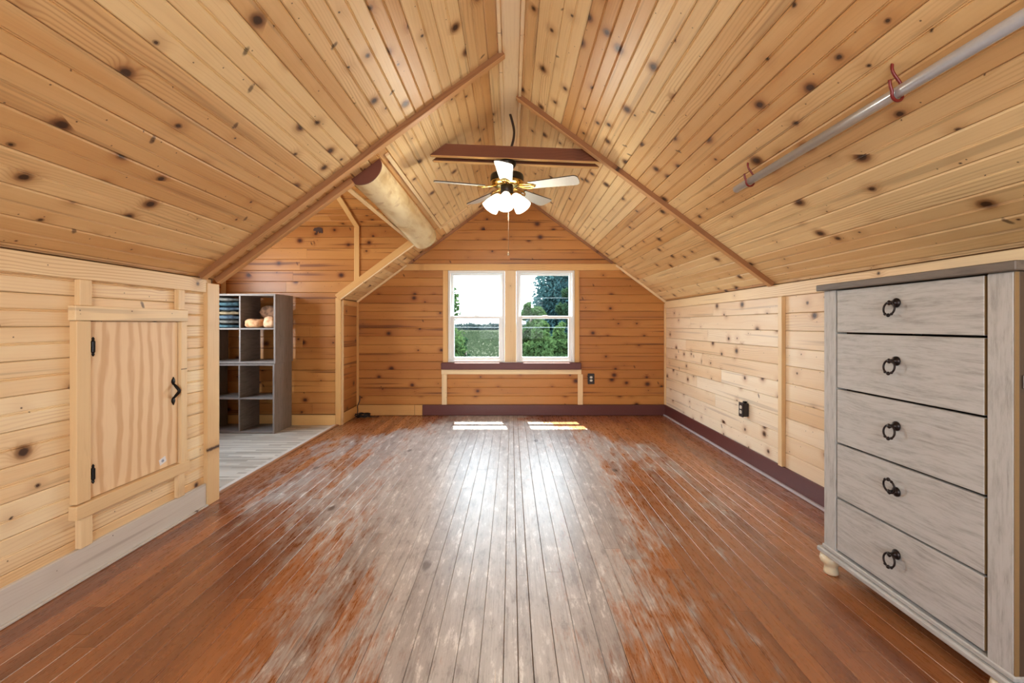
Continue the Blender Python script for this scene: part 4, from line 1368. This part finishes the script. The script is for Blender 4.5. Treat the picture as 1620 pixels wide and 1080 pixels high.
t2 = puffy('folded_fleece', xr + 0.100, 4.945, zb, 0.120, 0.16, 0.125, M_TOWEL2, 8.8, 'pale tan folded fleece lying at the right of its cube', 'garment', 'folded clothes in the upper shelf', -0.04, 0.018)
puffy('rolled_jacket', xr + 0.035, 5.10, t1 + 0.003, 0.25, 0.15, 0.14, M_BROWN, 12.0, 'brown quilted roll resting on the two tan fleeces', 'garment', 'folded clothes in the upper shelf', 0.15, 0.03)

# ================================================================== OUTLETS, CABLE, BEAR
def outlet_face(parent, M, w, h, dep):
    """Plate in the local xy plane facing +z."""
    v, f = box_geo(-w / 2, w / 2, -h / 2, h / 2, -dep, 0.0)
    bm = bmesh.new()
    bv = [bm.verts.new(p) for p in v]
    for q in f:
        bm.faces.new([bv[i] for i in q])
    bmesh.ops.recalc_face_normals(bm, faces=bm.faces)
    bmesh.ops.bevel(bm, geom=bm.edges[:], offset=0.004, segments=2, affect='EDGES')
    me = bpy.data.meshes.new('cover_plate'); bm.to_mesh(me); bm.free()
    me.materials.append(M_OUTPLATE)
    put(bpy.data.objects.new('cover_plate', me), M, parent)
    for s_ in (-1, 1):
        oval = []
        for i in range(20):
            a = 2 * math.pi * i / 20
            oval.append((0.0175 * math.cos(a), max(-0.0135, min(0.0135, 0.0175 * math.sin(a)))))
        V = [(x, y + s_ * 0.0205, -0.001) for x, y in oval] + [(x, y + s_ * 0.0205, 0.003) for x, y in oval]
        F = [tuple(range(20))[::-1], tuple(range(20, 40))] + [(i, (i + 1) % 20, (i + 1) % 20 + 20, i + 20) for i in range(20)]
        rcp = put(bpy.data.objects.new('receptacle', mesh_from('receptacle', V, F, M_IVORY)), M, parent)
        for sx in (-0.006, 0.006):
            v, f = box_geo(sx - 0.001, sx + 0.001, s_ * 0.0205 - 0.002, s_ * 0.0205 + 0.006, 0.0028, 0.0034)
            put(bpy.data.objects.new('slot', mesh_from('slot', v, f, M_BLACK)), M, rcp)
o1 = empty('wall_outlet', (1.033, YF, 0.475))
tag(o1, 'dark brown outlet with ivory sockets right of the window', 'outlet')
outlet_face(o1, frame((1.033, YF - 0.008, 0.475), (1, 0, 0), (0, 0, 1)), 0.088, 0.138, 0.008)
o2 = empty('wall_outlet', (XW, 3.81, 0.458))
tag(o2, 'dark surface-mounted outlet box on the right knee wall', 'outlet')
outlet_face(o2, frame((XW - 0.052, 3.81, 0.458), (0, -1, 0), (0, 0, 1)), 0.078, 0.122, 0.006)
stick('box', XW - 0.046, XW - 0.001, 3.777, 3.843, 0.402, 0.514, M_OUTPLATE, o2, 0.004)
stick('clip', XW - 0.030, XW - 0.006, 3.795, 3.825, 0.514, 0.528, M_BLACK, o2, 0.003)

rng = random.Random(4)
pts = [(-1.955, 5.792, 0.26), (-1.957, 5.785, 0.19), (-1.975, 5.765, 0.14), (-1.965, 5.74, 0.08), (-1.95, 5.71, 0.02)]
for i in range(26):
    a = i * 1.15
    pts.append((-1.86 + (0.075 + 0.03 * math.sin(i * 2.3)) * math.cos(a), 5.63 + (0.055 + 0.025 * math.cos(i * 1.7)) * math.sin(a), 0.010 + 0.022 * (1 + math.sin(i * 1.9)) + 0.0006 * i))
pts.append((-1.74, 5.70, 0.008)); pts.append((-1.69, 5.73, 0.008))
g = tube_geo(spline(pts, 6), 0.0055, 7)
tag(mobj('coiled_cable', g[0], g[1], M_CABLE, smooth=True), 'tangled black cable on the floor in the far left corner', 'cable')

bear = [(-0.056, 0.000), (-0.054, 0.012), (-0.044, 0.022), (-0.040, 0.030), (-0.033, 0.030), (-0.030, 0.024), (-0.014, 0.032), (0.008, 0.036), (0.032, 0.032), (0.050, 0.020), (0.054, 0.000),
        (0.054, -0.034), (0.036, -0.034), (0.033, -0.020), (0.024, -0.018), (0.024, -0.034), (0.008, -0.034), (0.006, -0.016), (-0.008, -0.016), (-0.008, -0.034), (-0.026, -0.034), (-0.027, -0.012), (-0.040, -0.008), (-0.052, -0.008)]
k = len(bear)
Bx, Bz = -2.268, 2.285
V = [(Bx + x, YA1 - 0.0005, Bz + z) for x, z in bear] + [(Bx + x, YA1 - 0.005, Bz + z) for x, z in bear]
F = [tuple(range(k))[::-1], tuple(range(k, 2 * k))] + [(i, (i + 1) % k, (i + 1) % k + k, i + k) for i in range(k)]
bo = mobj('bear_plaque', V, F, M_BEAR)
tag(bo, 'small dark walking bear cut-out high on the alcove wall', 'wall decoration')

# ================================================================== OUTDOORS
GZ = -3.1
def ground():
    n = 90
    xs_ = np.linspace(-1, 1, n); ys_ = np.linspace(0, 1, n)
    V = []
    for b_ in ys_:
        y = 6.3 + 400 * b_ ** 2
        for a_ in xs_:
            x = a_ * (40 + 260 * b_)
            V.append((x, y, GZ + 0.25 * mnoise.noise((x * 0.15, y * 0.1, 0)) + 0.012 * max(0, y - 40)))
    F = [(j * n + i, j * n + i + 1, (j + 1) * n + i + 1, (j + 1) * n + i) for j in range(n - 1) for i in range(n - 1)]
    o_ = mobj('field', V, F, M_FIELD, M=Matrix.Identity(4), smooth=True)
    tag(o_, 'pale green stubble field outside the window', 'field', kind='structure')
ground()

def leaves(name, blobs, count, size, mat, parent, seed, droop=0.0):
    """Crown of many small leaves gathered in ellipsoid clusters (one mesh)."""
    r = np.random.default_rng(seed)
    vol = np.array([b[3] * b[4] * b[5] for b in blobs]) ** 0.67
    pick = r.choice(len(blobs), count, p=vol / vol.sum())
    B = np.array(blobs)[pick]
    d = r.normal(size=(count, 3)); d /= np.linalg.norm(d, axis=1)[:, None]
    rad_ = r.uniform(0.55, 1.06, count) ** 0.6
    C = B[:, :3] + d * B[:, 3:6] * rad_[:, None]
    a = r.normal(size=(count, 3)); a[:, 2] -= droop; a /= np.linalg.norm(a, axis=1)[:, None]
    b = r.normal(size=(count, 3)); b -= a * (a * b).sum(1)[:, None]; b /= np.linalg.norm(b, axis=1)[:, None]
    s_ = size * r.uniform(0.6, 1.3, count)[:, None]
    v = np.stack([C - a * s_, C + b * s_ * 0.5, C + a * s_, C - b * s_ * 0.5], 1).reshape(-1, 3)
    me = bpy.data.meshes.new(name)
    me.vertices.add(count * 4); me.vertices.foreach_set('co', v.ravel())
    me.loops.add(count * 4); me.loops.foreach_set('vertex_index', np.arange(count * 4))
    me.polygons.add(count); me.polygons.foreach_set('loop_start', np.arange(count) * 4)
    me.polygons.foreach_set('loop_total', np.full(count, 4))
    me.update(calc_edges=True)
    me.materials.append(mat)
    o_ = put(bpy.data.objects.new(name, me), Matrix.Identity(4), parent)
    o_['kind'] = 'stuff'
    return o_

def crop():
    r = np.random.default_rng(77)
    n = 9000
    y = 34 + 120 * r.random(n) ** 1.6
    x = r.uniform(-1, 1, n) * (8 + 0.16 * y) - 0.06 * y
    gz = np.array([GZ + 0.25 * mnoise.noise((float(a) * 0.15, float(b) * 0.1, 0)) + 0.012 * max(0, float(b) - 40) for a, b in zip(x, y)])
    h = r.uniform(0.10, 0.32, n) * (y / 55)
    w = r.uniform(0.08, 0.26, n) * (y / 55)
    a = r.uniform(0, math.pi, n)
    dx, dy = np.cos(a) * w, np.sin(a) * w
    v = np.stack([np.stack([x - dx, y - dy, gz - 0.05], 1), np.stack([x + dx, y + dy, gz - 0.05], 1),
                  np.stack([x + dx * 0.4, y + dy * 0.4, gz + h], 1), np.stack([x - dx * 0.6, y - dy * 0.6, gz + h * 0.8], 1)], 1).reshape(-1, 3)
    me = bpy.data.meshes.new('crop_tufts')
    me.vertices.add(n * 4); me.vertices.foreach_set('co', v.ravel())
    me.loops.add(n * 4); me.loops.foreach_set('vertex_index', np.arange(n * 4))
    me.polygons.add(n); me.polygons.foreach_set('loop_start', np.arange(n) * 4)
    me.polygons.foreach_set('loop_total', np.full(n, 4))
    me.update(calc_edges=True)
    me.materials.append(M_CROP)
    o_ = put(bpy.data.objects.new('crop_tufts', me), Matrix.Identity(4), bpy.data.objects['field'])
    o_['kind'] = 'stuff'
crop()

def tree(name, x, y, top, width, base, label, mat, seed, count=7000, size=0.09, nblob=26, conifer=False, cat='tree', group='trees and shrubs outside'):
    t = empty(name, (x, y, GZ))
    tag(t, label, cat, group)
    r = random.Random(seed)
    trunk = spline([(x, y, GZ - 0.1), (x + 0.05, y, (GZ + top) / 2), (x, y, top - 0.15 * (top - GZ))], 5)
    g = tube_geo(trunk, [0.05 * width + 0.04 - 0.035 * i / len(trunk) for i in range(len(trunk))], 8)
    mobj('trunk', g[0], g[1], M_BARK, t, smooth=True)
    blobs = []
    for i in range(nblob):
        q = r.random()
        z = base + (top - base) * q
        if conifer:
            w = width * (1.02 - q) + 0.08
        else:
            w = width * math.sqrt(max(0.05, 1 - (2 * q - 0.85) ** 2 * 0.8))
        a = r.uniform(0, 2 * math.pi)
        rr = w * 0.62 * math.sqrt(r.random())
        s_ = w * r.uniform(0.30, 0.5)
        blobs.append((x + rr * math.cos(a), y + rr * math.sin(a), z, s_, s_, s_ * (0.8 if not conifer else 1.2)))
    leaves('foliage', blobs, count, size, mat, t, seed, 1.2 if conifer else 0.0)

tree('garden_tree', -2.42, 14.0, 2.7, 1.25, -2.0, 'leafy green tree at the left edge of the left window', M_LEAFG, 1, 16000, 0.085, 90)
tree('low_shrub', -1.75, 17.0, 0.75, 1.0, -2.9, 'dark low shrub below the left garden tree', M_LEAFD, 8, 7000, 0.085)
tree('conifer', 3.15, 27.0, 5.6, 2.5, -2.4, 'tall blue-green conifer behind the right window', M_LEAFB, 2, 26000, 0.12, 100, False)
tree('round_tree', 0.98, 22.5, 2.35, 1.15, -2.2, 'light green round tree left of the conifer', M_LEAFG, 3, 12000, 0.10, 34)
tree('broadleaf_tree', 2.75, 20.0, 3.05, 1.05, -2.2, 'grey-green broadleaf tree in front of the conifer', M_LEAFD, 4, 12000, 0.10, 34)
tree('leafy_shrub', 0.80, 13.0, 1.18, 0.85, -2.6, 'bright green leafy shrub low in the right window', M_LEAFG, 5, 12000, 0.085, 34)
tree('leafy_shrub', 1.75, 15.3, 1.25, 0.95, -2.6, 'bright shrub right of the one below the round tree', M_LEAFG, 6, 12000, 0.085, 34)
r = random.Random(3)
blobs = [(-90 + i * 2.6 + r.uniform(-1, 1), 200 + r.uniform(-6, 6), GZ + 1.92 + 0.7, 2.8, 2.0, r.uniform(1.8, 2.6)) for i in range(70)]
far = leaves('distant_treeline', blobs, 26000, 0.5, M_LEAFF, None, 21)
tag(far, 'hazy line of distant trees on the horizon', 'treeline', kind='stuff')

def wire(y, z0, z1, label):
    pts = []
    for i in range(21):
        t = i / 20
        pts.append((-22 + 44 * t, y, z0 + (z1 - z0) * t - 1.0 * (1 - (2 * t - 1) ** 2) + 1.0))
    g = tube_geo(pts, 0.004, 6)
    tag(mobj('overhead_wire', g[0], g[1], M_WIRE, smooth=True), label, 'wire', 'overhead wires outside')
wire(17.0, 2.26, 2.10, 'thin overhead wire crossing both upper window panes')
wire(11.5, 1.14, 1.06, 'lower overhead wire crossing behind the lower sash')
